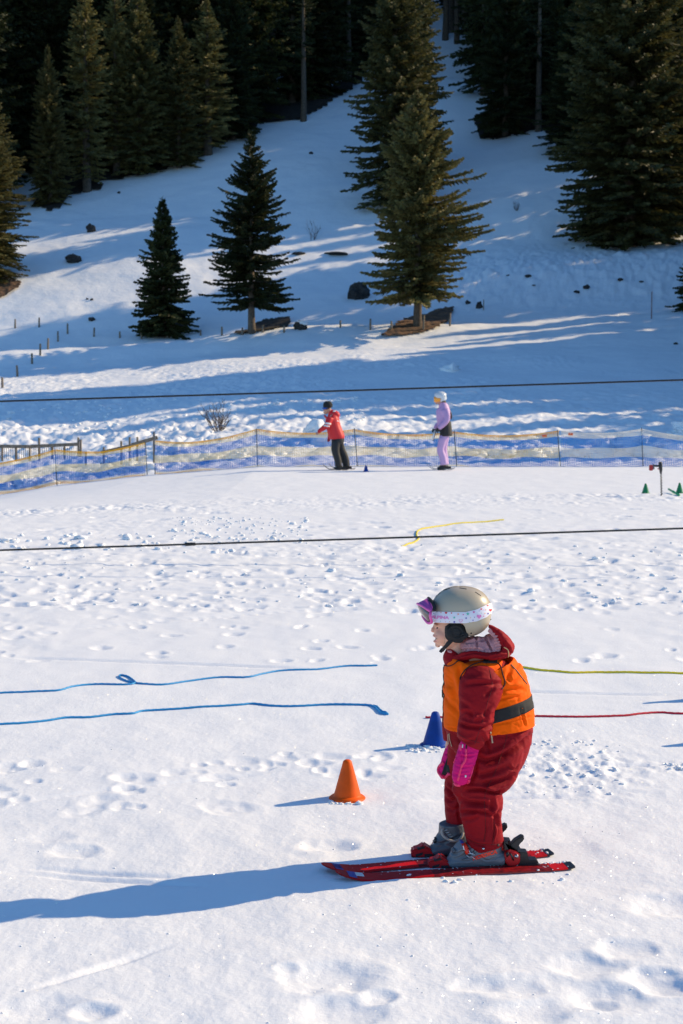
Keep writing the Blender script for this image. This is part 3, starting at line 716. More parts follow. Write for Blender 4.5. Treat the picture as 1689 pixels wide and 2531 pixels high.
# ------------------------------------------------------------------ cones
def cone(px, py, label, m, h=.150, r=.062, top=.012, brim=.085, soft=1, round_=1):
    r0 = ray(px, py); t = -EYE/r0.z; x, y = r0.x*t, r0.y*t
    if py > 1100 and y > 25: x, y = hit(px, py).x, hit(px, py).y
    z = float(ground(x, y))
    prof = [(brim, 0), (brim+.002, .003), (brim, .007), (brim*.92, .011), (r*1.05, .013), (r, .017)]
    for k in range(1, 9): f = k/8; prof.append((r+(top*1.35-r)*f, .017+(h-.024)*f))
    prof += [(top*1.15, h-.004), (top*.7, h-.0005), (top*.3, h+.0002), (.0005, h+.0002)]
    n = 40; V = []; 
    for (ra, zz) in prof:
        for k in range(n):
            a = 6.2832*k/n; w = 1+ (.012*math.sin(3*a+px)+.008*math.sin(5*a) if zz < .015 else 0); V.append((ra*w*math.cos(a), ra*w*math.sin(a), zz+(.003*math.sin(2*a+px) if zz < .015 else 0)))
    Fs = [(j*n+k, j*n+(k+1) % n, (j+1)*n+(k+1) % n, (j+1)*n+k) for j in range(len(prof)-1) for k in range(n)]
    root = empty('training_cone', (x, y, z-.004), label, 'cone', 'small plastic cones set out on the piste')
    nb = 5*n
    for nm, fs in (('base', Fs[:nb]), ('body', Fs[nb:])):
        me = mesh_py(nm, V, fs); bm = bmesh.new(); bm.from_mesh(me); bmesh.ops.delete(bm, geom=[v for v in bm.verts if not v.link_faces], context='VERTS'); bm.to_mesh(me); bm.free()
        me.materials.append(m); me.polygons.foreach_set('use_smooth', [True]*len(me.polygons))
        o = bpy.data.objects.new(nm, me); COL.objects.link(o); o.parent = root
    return root
ORA = mat('orange_plastic', (.80,.10,.003), .5, spec=.2, var=.16, vscale=14, bump=.0006, bscale=25, sss=.0); BLU = mat('blue_plastic', (.003,.045,.27), .5, spec=.2, var=.2, vscale=14, bump=.0006, bscale=25); GRN = mat('green_plastic', (.006,.19,.06), .4)
cone(859, 1972, 'bright orange cone standing alone left of the child', ORA, h=.148, r=.050, brim=.068)
cone(1076, 1844, 'blue cone partly hidden behind the child', BLU, h=.152, r=.052, brim=.066)
cone(905, 1166, 'tiny far blue cone between the two adult skiers', BLU, h=.152, r=.052, brim=.07)
cone(1596, 1221, 'green cone left of the cordless drill', GRN, h=.165, r=.058, brim=.074)
cone(1680, 1219, 'green cone at the right frame edge behind the green stick', GRN, h=.175, r=.058, brim=.076)
cone(1752, 1726, 'cone just outside the right frame edge, only its upper shadow in view', BLU, h=.205, r=.052, brim=.066)
cone(1782, 1829, 'cone outside the right frame edge, only the tip of its lower shadow in view', BLU, h=.155, r=.052, brim=.066)
# green stick
a = hit(1655, 1210); b = hit(1680, 1224)
ga = hit(1653, 1218); gb = hit(1678, 1227)
mb = MB(); pa = Vector((ga.x, ga.y, ga.z+.055)); pb = Vector((gb.x, gb.y, gb.z+.02))
mb.tube([pa, pb], .017, 12); u = (pb-pa); mb.tube([pa+u*.42, pa+u*.58], .021, 12); mb.tube([pa+u*.96, pa+u*1.02], .020, 12)
o = mb.build('pole_stick', mat('light_green_plastic', (.01,.34,.12), .4)); tag(o, 'bright green plastic stick lying against the right-hand green cone', 'stick')
# ------------------------------------------------------------------ cordless drill with its auger in the snow
root = empty('cordless_drill', hit(1635, 1226), 'black cordless drill with red battery standing on a long auger bit in the snow', 'drill')
DY = root.location.y
BLK = mat('black_plastic', (.012,.012,.014), .45); REDP = mat('red_plastic', (.42,.015,.02), .35); STEEL = mat('steel', (.45,.45,.46), .3, metal=1); GREYD = mat('grey_plastic', (.12,.12,.13), .4)
z6 = lambda x, y: (1150+x/2.909, 1000+y/2.909)
Q6 = lambda x, y, dy=0: P(*z6(x, y), DY+dy)
mb = MB(); mb.tube([Q6(1409, 500), Q6(1413, 675)], .007, 8)
# auger flight
for k in range(60):
    f = k/60; c = Q6(1409+4*f, 505+155*f); a = f*2*math.pi*8
    mb.box(c+Vector((math.cos(a)*.010, math.sin(a)*.010, 0)), (.008, .008, .0028))
mb.build('auger_bit', mat('dark_steel', (.10,.10,.10), .4, metal=.8), root)
MB().tube([Q6(1404, 412), Q6(1404, 418), Q6(1405, 450), Q6(1407, 468), Q6(1408, 490), Q6(1409, 502)], [.020, .030, .030, .026, .018, .010], 16).build('motor_housing', BLK, root)
MB().tube([Q6(1395, 440), Q6(1375, 442), Q6(1350, 436)], [.020, .019, .021], 12, flatk=.8).build('grip', BLK, root)
MB().tube([Q6(1392, 462), Q6(1384, 462)], [.010, .008], 8).build('trigger', REDP, root)
mb = MB(); c = Q6(1336, 454); mb.box(c, (.026, .034, .046)); mb.build('battery', REDP, root, bevel=.008)
mb = MB(); mb.box(Q6(1355, 450), (.010, .030, .036)); mb.build('battery_clip', GREYD, root, bevel=.004)
# ------------------------------------------------------------------ ropes lying on the snow
def rope(pts, rad, m, label, group='ropes laid out on the snow', lift=0, loose=None):
    pp = catmull([(a, b, 0) for a, b in pts], 14); out = []
    for i, q in enumerate(pp):
        x, y = flat(q[0], q[1]) if q[1] > 1240 else hit(q[0], q[1]).xy
        z = float(ground(x, y))+rad*.75; out.append([x, y, z])
    out = np.array(out); z = out[:, 2]; k = np.ones(5)/5; zs = np.convolve(np.pad(z, 2, mode='edge'), k, 'valid'); out[:, 2] = np.maximum(z-rad*.2, zs+.001)
    if loose:
        for i0, i1, hh in loose: n_ = i1-i0; out[i0:i1, 2] += hh*np.sin(np.linspace(0, math.pi, n_))
    mb = MB(); N = len(out); n = 10
    # laid strands: a lobed section that turns along the rope
    V = []; L = 0; A = Vector((0, 0, 1))
    dens = []
    for i in range(N-1):
        a, b = Vector(out[i]), Vector(out[i+1]); k_ = max(1, int((b-a).length/.006)); dens += [a.lerp(b, j/k_) for j in range(k_)]
    dens.append(Vector(out[-1])); N = len(dens)
    for i, p in enumerate(dens):
        T = (dens[min(i+1, N-1)]-dens[max(i-1, 0)]).normalized(); a0 = (A-T*A.dot(T)).normalized(); B = T.cross(a0)
        if i: L += (p-dens[i-1]).length
        for k in range(n):
            a = 2*math.pi*k/n; rr = rad*(1+.16*math.cos(3*a-L/rad*.9)); V.append(p+(a0*math.cos(a)+B*math.sin(a))*rr)
    Fs = [(i*n+k, i*n+(k+1) % n, (i+1)*n+(k+1) % n, (i+1)*n+k) for i in range(N-1) for k in range(n)]+[tuple(range(n))[::-1], tuple((N-1)*n+k for k in range(n))]
    mb.add(V, Fs); o = mb.build('rope', m, weld=False); tag(o, label, 'rope', group); return o
RB = mat('blue_rope', (.004,.27,.58), .55, sheen=.3); RY = mat('yellow_rope', (.90,.66,.01), .6, sheen=.2); RR = mat('red_rope', (.66,.012,.03), .6)
z4 = lambda L: [(x/1.568, 1600+y/1.568) for x, y in L]
rope([(-140,1722)]+z4([(0,179),(60,177),(120,175),(158,174),(230,171),(280,158),(340,149),(400,147),(480,149),(520,145),(522,134),(495,116),(465,112),(470,124),(510,138),(560,146),(640,146),(740,131),(850,119),(960,118),(1020,106),(1090,95),(1220,89),(1340,75),(1420,74),(1463,72)]), .0048, RB, 'upper blue rope with a small loop in it')
rope([(-140,1800)]+z4([(0,302),(100,295),(190,284),(260,274),(350,270),(440,260),(515,257),(560,246),(700,239),(830,232),(930,225),(985,220),(1060,229),(1160,230),(1260,224),(1360,226),(1430,229),(1455,238),(1475,256),(1505,263)]), .0050, RB, 'lower blue rope with a kinked end pointing at the child')
rope(z4([(1448,232),(1462,236),(1478,250),(1500,258)]), .0055, RB, 'short frayed blue rope end folded over the lower blue rope')
z6b = lambda L: [(1200+x/3.206, 1600+y/3.206) for x, y in L]
rope([(1225,1655)]+z6b([(240,165),(330,176),(430,190),(560,197),(700,205),(900,200),(1120,203),(1300,207),(1568,212),(2000,222)]), .0056, RY, 'near yellow rope running from behind the child to the right edge')
rope([(1052,1774),(1080,1775),(1200,1774)]+z6b([(400,557),(560,560),(720,562),(950,556),(1130,548),(1250,536),(1390,527),(1568,534),(1900,528)]), .0047, RR, 'red rope running behind the child and the blue cone to the right edge')
rope([(1245,1287),(1200,1290),(1150,1294),(1100,1299),(1050,1307),(1034,1313),(1030,1325),(1035,1334),(1015,1343),(993,1350)], .0085, mat('far_yellow_rope', (.62,.5,.02), .6), 'far yellow rope piece crossing under the lower tow cable')
# ------------------------------------------------------------------ loose snow
def lump_cloud(name, spots, seed, label):
    r = np.random.RandomState(seed); bm = bmesh.new(); bmesh.ops.create_icosphere(bm, subdivisions=2, radius=1)
    bv = np.array([v.co[:] for v in bm.verts]); bf = np.array([[v.index for v in f.verts] for f in bm.faces]); bm.free()
    V = []; Fc = []; off = 0
    for (x, y, z, s) in spots:
        n = fbm(bv[:, 0]*1.3+r.rand()*50, bv[:, 1]*1.3+bv[:, 2]*1.7, seed, 3)
        sc = s*r.uniform(.7, 1.3, 3)*np.array([1.15, 1, .62]); v = bv*(1+.75*n)[:, None]*sc+np.array([x, y, z])
        V.append(v); Fc.append(bf+off); off += len(bv)
    o = link(name, mesh_np(name, np.concatenate(V), np.concatenate(Fc), 3), SNOW); tag(o, label, 'snow', kind='stuff')
r = random.Random(5); sp_ = []
def pile(px, py, Y, wpx, hpx, n, s0, s1):
    for _ in range(n):
        u = r.gauss(0, .45); q = P(px+u*wpx, py, Y+r.uniform(-.5, .5)); g = float(ground(q.x, q.y)); hh = max(0, 1-u*u*1.3)*hpx/F*Y
        sp_.append((q.x, q.y, g+r.random()**1.5*hh, r.uniform(s0, s1)))
for a in [(1505,1115,39,36,36,60,.09,.25),(1560,1115,39,60,44,70,.10,.30),(1316,1112,38.5,12,36,24,.08,.22),(1640,1125,38,50,36,60,.08,.26),(1680,1068,44,20,34,40,.08,.18),
          (780,1060,42,14,40,26,.12,.28),(806,1062,41.5,16,44,26,.12,.30),(745,1065,41.5,20,12,14,.1,.2),(1290,1130,38,90,22,90,.06,.2),(1440,1135,37.5,60,16,60,.06,.18),
          (1180,1135,38,80,12,40,.06,.16),(300,1135,37,120,16,110,.06,.2),(60,1150,36.5,90,16,80,.06,.18),(560,1125,38,120,12,80,.05,.16),(1118,863,62,8,12,5,.2,.3),(430,1080,41,60,16,40,.06,.2),(250,1085,41,80,10,40,.05,.16)]:
    pile(*a)
for _ in range(450):      # crumbled snow at the foot of the hill
    px = r.uniform(-60, 900); py = r.uniform(985, 1100); q = hit(px, py)
    if q.y < 60 and fbm(q.x/4, q.y/4, 77, 2) > -.1: sp_.append((q.x, q.y, q.z, r.uniform(.03, .10)))
lump_cloud('snow_lumps', sp_, 8, 'heaps of broken snow lumps behind the nets and on the lower hillside')
sp_ = []
def crumbs(px0, py0, px1, py1, n, s0, s1):
    for _ in range(n):
        px = r.uniform(px0, px1); py = r.uniform(py0, py1); x, y = flat(px, py); s = r.uniform(s0, s1)*(1 if r.random() < .85 else 1.8); sp_.append((x, y, float(ground(x, y))+s*.3, s))
crumbs(-100, 1850, 1800, 2531, 110, .0012, .003); crumbs(1250, 1830, 1540, 1965, 60, .003, .009); crumbs(1160, 1855, 1300, 1900, 40, .003, .008)
crumbs(1000, 1843, 1090, 1862, 60, .003, .009); crumbs(815, 1976, 895, 1988, 26, .003, .008); crumbs(-100, 1340, 1800, 1500, 160, .006, .018); crumbs(420, 1280, 760, 1345, 170, .006, .020); crumbs(-50, 1320, 420, 1360, 60, .01, .03)
crumbs(1640, 1885, 1700, 1905, 20, .003, .009); crumbs(870, 2185, 1420, 2150, 30, .002, .005)
lump_cloud('snow_crumbs', sp_, 9, 'loose crumbs of snow lying on the piste')
# ------------------------------------------------------------------ figures
R1 = lambda x, y: (950+x/3.484, 1420+y/3.484)
R2 = lambda x, y: (1000+x/3.92, 1750+y/3.92)
R3 = lambda x, y: (780+x/2.376, 2000+y/2.376)
R8 = lambda x, y: (980+x/6.03, 1430+y/6.03)
Z1, Z2, Z3, Z8 = 3.484, 3.92, 2.376, 6.03
YC = 4.49
def loft(mb, conv, zs, rings, Y=YC, sub=4, n=20, mi=0):
    """rings: x, y (zoomed pixels), in-plane radius (zoomed pixels), depth offset (m), depth radius (m)"""
    if Y == YC and conv in (R1, R2): rings = [(a, b_, c, d*.75-.012, e*.80) for a, b_, c, d, e in rings]
    rr = catmull(rings, sub); pts = []
    for q in rr:
        px, py = conv(q[0], q[1]); pts.append((P(px, py, Y+q[3]), q[2]/zs/F*(Y+q[3]), q[4]))
    N = len(pts); V = []
    for i, (c, ra, rd) in enumerate(pts):
        T = (pts[min(i+1, N-1)][0]-pts[max(i-1, 0)][0]).normalized()
        Yv = Vector((0, 1, 0)); Yv = (Yv-T*T.dot(Yv)).normalized(); B = T.cross(Yv)
        for k in range(n):
            a = 2*math.pi*k/n; V.append(c+B*math.cos(a)*ra+Yv*math.sin(a)*rd)
    Fs = [(i*n+k, i*n+(k+1) % n, (i+1)*n+(k+1) % n, (i+1)*n+k) for i in range(N-1) for k in range(n)]+[tuple(range(n))[::-1], tuple((N-1)*n+k for k in range(n))]
    mb.add(V, Fs, mi)
def ellp(mb, conv, zs, x, y, rx, ry, dy, rd, Y=YC, ang=0):
    if Y == YC and conv in (R1, R2): dy = dy*.75-.012; rd *= .80
    px, py = conv(x, y); k = 1/zs/F*(Y+dy)
    rot = Matrix.Rotation(R(ang), 3, 'Y'); mb.ell(P(px, py, Y+dy), (rx*k, rd, ry*k), 20, 14, rot=rot)
def fuse(mb, voxel, smooth=4):
    me = mesh_py('tmp', mb.v, mb.f); bm = bmesh.new(); bm.from_mesh(me); bmesh.ops.remove_doubles(bm, verts=bm.verts, dist=1e-7); bmesh.ops.recalc_face_normals(bm, faces=bm.faces); bm.to_mesh(me); bm.free()
    o = bpy.data.objects.new('tmp', me); COL.objects.link(o)
    m = o.modifiers.new('r', 'REMESH'); m.mode = 'VOXEL'; m.voxel_size = voxel
    if smooth: s = o.modifiers.new('s', 'SMOOTH'); s.factor = .5; s.iterations = smooth
    bpy.context.view_layer.update()
    dg = bpy.context.evaluated_depsgraph_get(); out = bpy.data.meshes.new_from_object(o.evaluated_get(dg))
    bpy.data.objects.remove(o); return out
def arr(me):
    a = np.empty(len(me.vertices)*3, np.float32); me.vertices.foreach_get('co', a); return a.reshape(-1, 3)
def nrm(me):
    a = np.empty(len(me.vertices)*3, np.float32); me.vertices.foreach_get('normal', a); return a.reshape(-1, 3)
def setco(me, a): me.vertices.foreach_set('co', np.asarray(a, np.float32).ravel()); me.update()
def folds(me, conv, zs, lines, noise=.0012, nscale=30, side=-1):
    """creases traced from the photograph, pushed into the cloth: (points, depth m, width zoom px)"""
    co = arr(me); no = nrm(me); px, py = proj(co.T); k = 1.0*zs
    disp = np.zeros(len(co))
    face = np.clip(-no[:, 1]*1.6+.25, 0, 1)
    for pts, dep, w in lines:
        pp = np.array([conv(*p) for p in catmull(pts, 5)]); wpx = w/zs; best = np.full(len(co), 1e9); sgn = np.zeros(len(co)); tt = np.zeros(len(co))
        for i in range(len(pp)-1):
            a, b = pp[i], pp[i+1]; d = b-a; L2 = (d**2).sum()+1e-9
            t = np.clip(((px-a[0])*d[0]+(py-a[1])*d[1])/L2, 0, 1); qx = px-a[0]-t*d[0]; qy = py-a[1]-t*d[1]; q = qx*qx+qy*qy
            m = q < best; best[m] = q[m]; sgn[m] = (d[0]*qy-d[1]*qx)[m]/math.sqrt(L2); tt[m] = ((i+t)/(len(pp)-1))[m]
        dist = np.sqrt(best)/wpx; env = np.clip(np.sin(np.pi*np.clip(tt, .02, .98)), 0, 1)**.5
        s_ = np.sign(sgn)*dist
        disp += face*env*dep*(-np.exp(-(s_-0.0)**2*2.2)+.75*np.exp(-(s_+1.25)**2*1.6)+.35*np.exp(-(s_-1.3)**2*1.6))
    n = fbm(co[:, 0]*nscale+co[:, 1]*nscale*.7, co[:, 2]*nscale*1.3+co[:, 1]*nscale*.4, 3, 3)
    n2 = fbm(co[:, 0]*nscale*2.7+9, co[:, 2]*nscale*3.4+co[:, 1]*nscale*2, 4, 2)
    rg = -np.clip(1-np.abs(fbm(co[:, 0]*nscale*.75+co[:, 2]*nscale*.25+3, co[:, 2]*nscale*1.15-co[:, 1]*nscale*.4, 11, 2))*3.2, 0, 1)**2
    setco(me, co+no*(1.75*disp+noise*(n*.8+.3*n2+1.5*rg))[:, None])
def finish(name, me, m, parent, smooth=True):
    me.materials.clear(); me.name = name; return link(name, me, m, parent, smooth)
def bvh(objs):
    V = []; Fs = []; k = 0
    for o in (objs if isinstance(objs, list) else [objs]):
        me = o.data; V += [v.co.copy() for v in me.vertices]; Fs += [tuple(i+k for i in p.vertices) for p in me.polygons]; k = len(V)
    return BVHTree.FromPolygons(V, Fs)
def onto(tree, px, py, off=.002):
    o = Vector((0, 0, EYE)); d = ray(px, py).normalized(); h = tree.ray_cast(o, d)
    if h[0] is None:
        # nearest surface point to the ray at the child's distance
        q = P(px, py, YC); r = tree.find_nearest(q); return r[0]+r[1]*off, r[1]
    n = h[1]; n = -n if n.dot(d) > 0 else n
    return h[0]+n*off, n
def patch(name, tree, poly4, nu, nv, m, parent, off=.0015, th=.0015, conv=None, build=True, mb=None, mi=0):
    """a thin sewn or glued piece lying on a curved surface; corners given as pixels"""
    c = [conv(*p) if conv else p for p in poly4]; V = []; N_ = []
    for j in range(nv+1):
        for i in range(nu+1):
            u, v = i/nu, j/nv
            x = (c[0][0]*(1-u)+c[1][0]*u)*(1-v)+(c[3][0]*(1-u)+c[2][0]*u)*v; y = (c[0][1]*(1-u)+c[1][1]*u)*(1-v)+(c[3][1]*(1-u)+c[2][1]*u)*v
            p, n = onto(tree, x, y, off); V.append(p); N_.append(n)
    k = len(V); V = [v-n*(th+off) for v, n in zip(V, N_)]+V
    Fs = []; W_ = nu+1
    for j in range(nv):
        for i in range(nu):
            a = j*W_+i; Fs += [(k+a, k+a+1, k+a+W_+1, k+a+W_), (a+W_, a+W_+1, a+1, a)]
    edge = [i for i in range(W_)]+[j*W_+nu for j in range(1, nv+1)]+[nv*W_+i for i in range(nu-1, -1, -1)]+[j*W_ for j in range(nv-1, 0, -1)]
    for a, b in zip(edge, edge[1:]+edge[:1]): Fs.append((a, b, k+b, k+a))
    M = mb or MB(); M.add(V, Fs, mi)
    if build and mb is None: return M.build(name, m, parent)
def flatshape(mb, tree, pts, mi, off=.003, conv=None):
    pts = [conv(*p) if conv else p for p in pts]; cx = sum(p[0] for p in pts)/len(pts); cy = sum(p[1] for p in pts)/len(pts)
    V = [onto(tree, cx, cy, off)[0]]+[onto(tree, *p, off)[0] for p in pts]; n = len(pts)
    mb.add(V, [(0, (i+1) % n+1, i+1) for i in range(n)], mi)
def trim(name, tree, pts, conv, rad, m, parent, off=.001, n=8, mb=None):
    pp = [onto(tree, *conv(*p), off)[0] for p in catmull(pts, 6)]
    M = mb or MB(); M.tube(pp, rad, n)
    if mb is None: return M.build(name, m, parent)
def letters(text, tree, m, parent, conv, x, y, w, h, ang=0, off=.0016, shear=0, name='lettering', bold=0.0):
    """letters cut from thin film and laid on a surface; x, y = lower left corner in zoomed pixels"""
    c = bpy.data.curves.new('t', 'FONT'); c.body = text; c.size = 1; c.fill_mode = 'FRONT'; c.offset = bold; c.resolution_u = 3
    o = bpy.data.objects.new('t', c); COL.objects.link(o); bpy.context.view_layer.update()
    me = bpy.data.meshes.new_from_object(o); bpy.data.objects.remove(o)
    bm = bmesh.new(); bm.from_mesh(me); bmesh.ops.triangulate(bm, faces=bm.faces); bmesh.ops.subdivide_edges(bm, edges=[e for e in bm.edges if e.calc_length() > .25], cuts=2)
    xs = [v.co.x for v in bm.verts]; ys = [v.co.y for v in bm.verts]; x0, x1, y0, y1 = min(xs), max(xs), min(ys), max(ys)
    ca, sa = math.cos(R(ang)), math.sin(R(ang))
    for v in bm.verts:
        u = (v.co.x-x0)/(x1-x0)*w; t = (v.co.y-y0)/(y1-y0)*h; u += t*shear
        X = x+u*ca+t*sa*-1*-1*0+t*(-sa)*-1*0; X = x+u*ca-t*sa*-1*0; 
        px, py = conv(x+u*ca-t*sa, y-u*sa-t*ca); v.co = onto(tree, px, py, off)[0]
    bm.to_mesh(me); bm.free(); me.materials.clear(); return link(name, me, m, parent, False)
SUIT = mat('dark_red_cloth', (.29,.0045,.010), .7, spec=.15, bump=.0003, bscale=900, sheen=.08, var=.10, vscale=9)
ORV = mat('orange_vest_cloth', (1.0,.12,.0), .75, spec=.1, bump=.0003, bscale=700, sheen=.1)
BLACKT = mat('black_webbing', (.012,.010,.010), .8, bump=.0003, bscale=900)
PINKL = mat('pink_lining', (.60,.27,.28), .8, bump=.0015, bscale=120, sheen=.3)
SKIN = mat('skin', (.62,.34,.25), .5, sss=.15, var=.06, vscale=12)
HELM = mat('sand_helmet', (.47,.39,.28), .36, coat=.25, bump=.0001, bscale=500)
PAD = mat('black_ear_pad', (.016,.016,.017), .85, bump=.0008, bscale=260)
STRAPM = mat('white_strap', (.78,.76,.84), .7, bump=.0002, bscale=800)
MAG = mat('magenta_fabric', (.72,.004,.16), .7, spec=.2, bump=.0006, bscale=160, sheen=.1); CORAL = mat('coral_trim', (.95,.03,.14), .5)
FRAMEP = mat('pink_frame', (.85,.12,.42), .3); PURP = mat('purple_foam', (.42,.07,.34), .6); LENS = mat('smoky_lens', (.16,.10,.085), .08, spec=.8, coat=.6)
BOOTG = mat('grey_boot', (.15,.16,.18), .38, bump=.0003, bscale=60); BOOTL = mat('dark_boot', (.075,.085,.105), .42)
SKIR = mat('red_ski_top', (.62,.006,.008), .42, spec=.12, col2=(.34,.004,.006), vscale=7); SKID = mat('dark_red_ski_top', (.10,.006,.010), .45, spec=.12, col2=(.32,.01,.012), vscale=60); SKIB = mat('black_ski_tip', (.01,.01,.012), .3)
SKIW = mat('ski_sidewall', (.20,.008,.010), .4); BINDR = mat('red_binding', (.52,.010,.014), .38, spec=.3); BINDK = mat('black_binding', (.012,.012,.014), .42)
SILV = mat('buckle_metal', (.65,.65,.66), .25, metal=1); WHT = mat('white_plastic', (.75,.74,.72), .4); BEIGE = mat('beige_strap', (.42,.36,.31), .6); DBLUE = mat('blue_decal', (.02,.05,.32), .4)
NEONR = mat('neon_red', (.95,.05,.02), .4)

base = P(1190, 2150, YC); base.z = 0
child = empty('person', base, 'small child in dark red snowsuit and orange vest crouching on skis, facing left', 'person')
# ---- body under the clothes: head, neck, torso, limbs in one surface
b = MB()
loft(b, R8, Z8, [(930,360,150,0,.030),(900,440,290,0,.058),(870,560,325,0,.066),(860,660,315,0,.066),(808,760,262,0,.061),(780,830,228,0,.058),(762,900,196,0,.053),(742,960,156,0,.044),(735,1005,104,0,.032),(722,1030,58,0,.020)], sub=4, n=28)
ellp(b, R8, Z8, 550, 752, 34, 26, 0, .0095); ellp(b, R8, Z8, 540, 780, 27, 22, 0, .0105); ellp(b, R8, Z8, 566, 722, 26, 36, 0, .0065)   # nose
ellp(b, R8, Z8, 580, 800, 18, 12, -.008, .006); ellp(b, R8, Z8, 580, 800, 18, 12, .008, .006)
ellp(b, R8, Z8, 578, 850, 38, 26, 0, .020)       # upper lip
ellp(b, R8, Z8, 584, 936, 36, 20, 0, .018)       # lower lip
ellp(b, R8, Z8, 618, 988, 42, 38, 0, .020)       # chin
ellp(b, R8, Z8, 690, 850, 118, 120, -.026, .030); ellp(b, R8, Z8, 690, 850, 118, 120, .026, .030); ellp(b, R8, Z8, 625, 880, 62, 95, 0, .036)   # cheeks
ellp(b, R8, Z8, 590, 680, 40, 22, -.022, .018); ellp(b, R8, Z8, 590, 680, 40, 22, .022, .018)   # brows
loft(b, R8, Z8, [(860,900,150,0,.036),(900,1050,150,0,.038),(960,1200,170,0,.045)])             # neck
loft(b, R1, Z1, [(700,680,80,0,.040),(800,800,170,0,.085),(860,900,240,0,.09),(890,1050,260,0,.095),(905,1200,260,0,.095),(910,1330,260,0,.09)])
for s, hip in ((-1, [(880,230,180,-.06,.045),(810,500,160,-.075,.042),(735,800,140,-.078,.055),(745,1000,150,-.078,.048),(780,1230,130,-.075,.042),(800,1380,110,-.075,.038)]),
               (1, [(800,230,170,.06,.045),(650,560,130,.075,.042),(550,820,110,.08,.05),(530,1000,110,.08,.045),(500,1200,95,.08,.038)])):
    loft(b, R2, Z2, hip)
loft(b, R1, Z1, [(850,870,80,-.08,.035),(815,1040,80,-.130,.034),(790,1210,85,-.148,.032),(740,1400,65,-.15,.028),(700,1520,60,-.15,.02)])
loft(b, R1, Z1, [(820,870,80,.08,.035),(700,1060,75,.12,.034),(640,1230,70,.125,.03),(600,1400,65,.11,.028),(575,1520,55,.10,.02)])
bm_ = fuse(b, .0022, 7)
co = arr(bm_); no = nrm(bm_); px, py = proj(co.T)
ex, ey = R8(612, 735); q = ((px-ex)*Z8/44)**2+((py-ey)*Z8/24)**2; m_ = (np.abs(no[:, 1]) > -1) & (px < R8(700, 0)[0])
co -= no*(.0045*np.exp(-q)*m_)[:, None]           # eye sockets
mx_, my_ = R8(578, 893); q = ((px-mx_)*Z8/34)**2+((py-my_)*Z8/20)**2; co[:, 0] += .009*np.exp(-q**1.5)*(px < R8(660, 0)[0])*np.exp(-((co[:, 1]-YC)/.016)**2)   # open mouth
setco(bm_, co)
body = finish('body', bm_, None, child)
sk = SKIN.copy(); sk.name = 'face_skin'; t = sk.node_tree; at = t.nodes.new('ShaderNodeVertexColor'); at.layer_name = 'tone'; t.links.new(at.outputs['Color'], t.nodes['Principled BSDF'].inputs['Base Color']); body.data.materials.append(sk)
ca_ = bm_.color_attributes.new('tone', 'FLOAT_COLOR', 'POINT'); col = np.tile(np.array([.80,.41,.27,1.]), (len(co), 1))
def spot(x, y, rx, ry, c, k=1.0):
    global col
    X, Y_ = R8(x, y); w = k*np.exp(-(((px-X)*Z8/rx)**2+((py-Y_)*Z8/ry)**2)**1.2)*(px < R8(720, 0)[0]); col[:, :3] = col[:, :3]*(1-w[:, None])+np.array(c)*w[:, None]
spot(680, 860, 60, 55, (.80,.29,.20), .35); spot(585, 855, 26, 12, (.50,.14,.12), .8); spot(590, 934, 28, 12, (.55,.13,.12), .9); spot(574, 896, 34, 17, (.06,.012,.012), 1.0); spot(530, 785, 24, 22, (.62,.24,.19), .5)
spot(600, 690, 36, 9, (.25,.14,.09), .7)
ca_.data.foreach_set('color', col.astype(np.float32).ravel())
tb = bvh(body)
EYEM = mat('eye_dark', (.02,.012,.01), .15, spec=.8); EYEW = mat('eye_white', (.55,.50,.48), .3)
for s in (-1, 1):
    mb = MB(); c = P(*R8(614, 738), YC+s*.034); c.y = YC+s*.034
    rt = bvh(body); h_ = onto(rt, *R8(612, 738), 0)[0]
    c = Vector((h_.x+.0055, YC+s*(YC-h_.y-.004), h_.z)); mb.ell(c, (.0080, .0070, .0068), 16, 12); mb.build('eyeball', EYEW, child)
    mb = MB(); mb.ell(c+Vector((-.0035, s*.0022, 0)), (.0052, .0052, .0052), 14, 10); mb.build('iris', EYEM, child)
# ---- snowsuit
b = MB()
loft(b, R1, Z1, [(620,660,60,0,.045),(600,700,95,0,.055),(640,760,130,0,.07),(690,830,150,0,.08)])
loft(b, R1, Z1, [(800,735,130,0,.07),(812,775,195,0,.100),(826,840,285,0,.110),(842,900,320,0,.114),(872,1000,352,0,.117),(888,1110,362,0,.119),(897,1210,370,0,.121),(900,1330,388,0,.130)], n=28)
loft(b, R2, Z2, [(826,130,420,0,.130),(822,250,424,0,.128),(800,400,400,0,.122),(770,500,360,0,.110),(740,560,300,0,.09)], n=28)
loft(b, R2, Z2, [(870,250,300,-.055,.075),(835,430,325,-.066,.078),(775,600,318,-.074,.078),(705,740,255,-.078,.076),(718,830,218,-.08,.072),(742,910,222,-.08,.070),(740,1000,206,-.08,.067),(752,1100,192,-.08,.064),(768,1210,188,-.08,.062),(788,1300,182,-.08,.060),(800,1352,170,-.08,.058)], n=28)
loft(b, R2, Z2, [(760,250,280,.055,.075),(690,420,290,.066,.078),(610,600,220,.078,.074),(560,740,180,.082,.070),(540,830,160,.083,.066),(545,930,162,.083,.066),(535,1010,150,.083,.064),(520,1100,126,.083,.060),(500,1170,98,.083,.055)], n=24)
loft(b, R1, Z1, [(862,840,90,-.07,.045),(852,885,160,-.094,.060),(842,930,192,-.116,.063),(820,1040,188,-.137,.062),(800,1140,160,-.147,.058),(797,1230,152,-.150,.056),(775,1330,150,-.152,.054),(745,1410,132,-.152,.050),(722,1455,112,-.152,.046)], n=26)
loft(b, R1, Z1, [(760,820,150,.085,.058),(680,1000,140,.125,.056),(620,1200,120,.13,.052),(600,1330,105,.12,.048),(588,1440,80,.11,.042)], n=22)
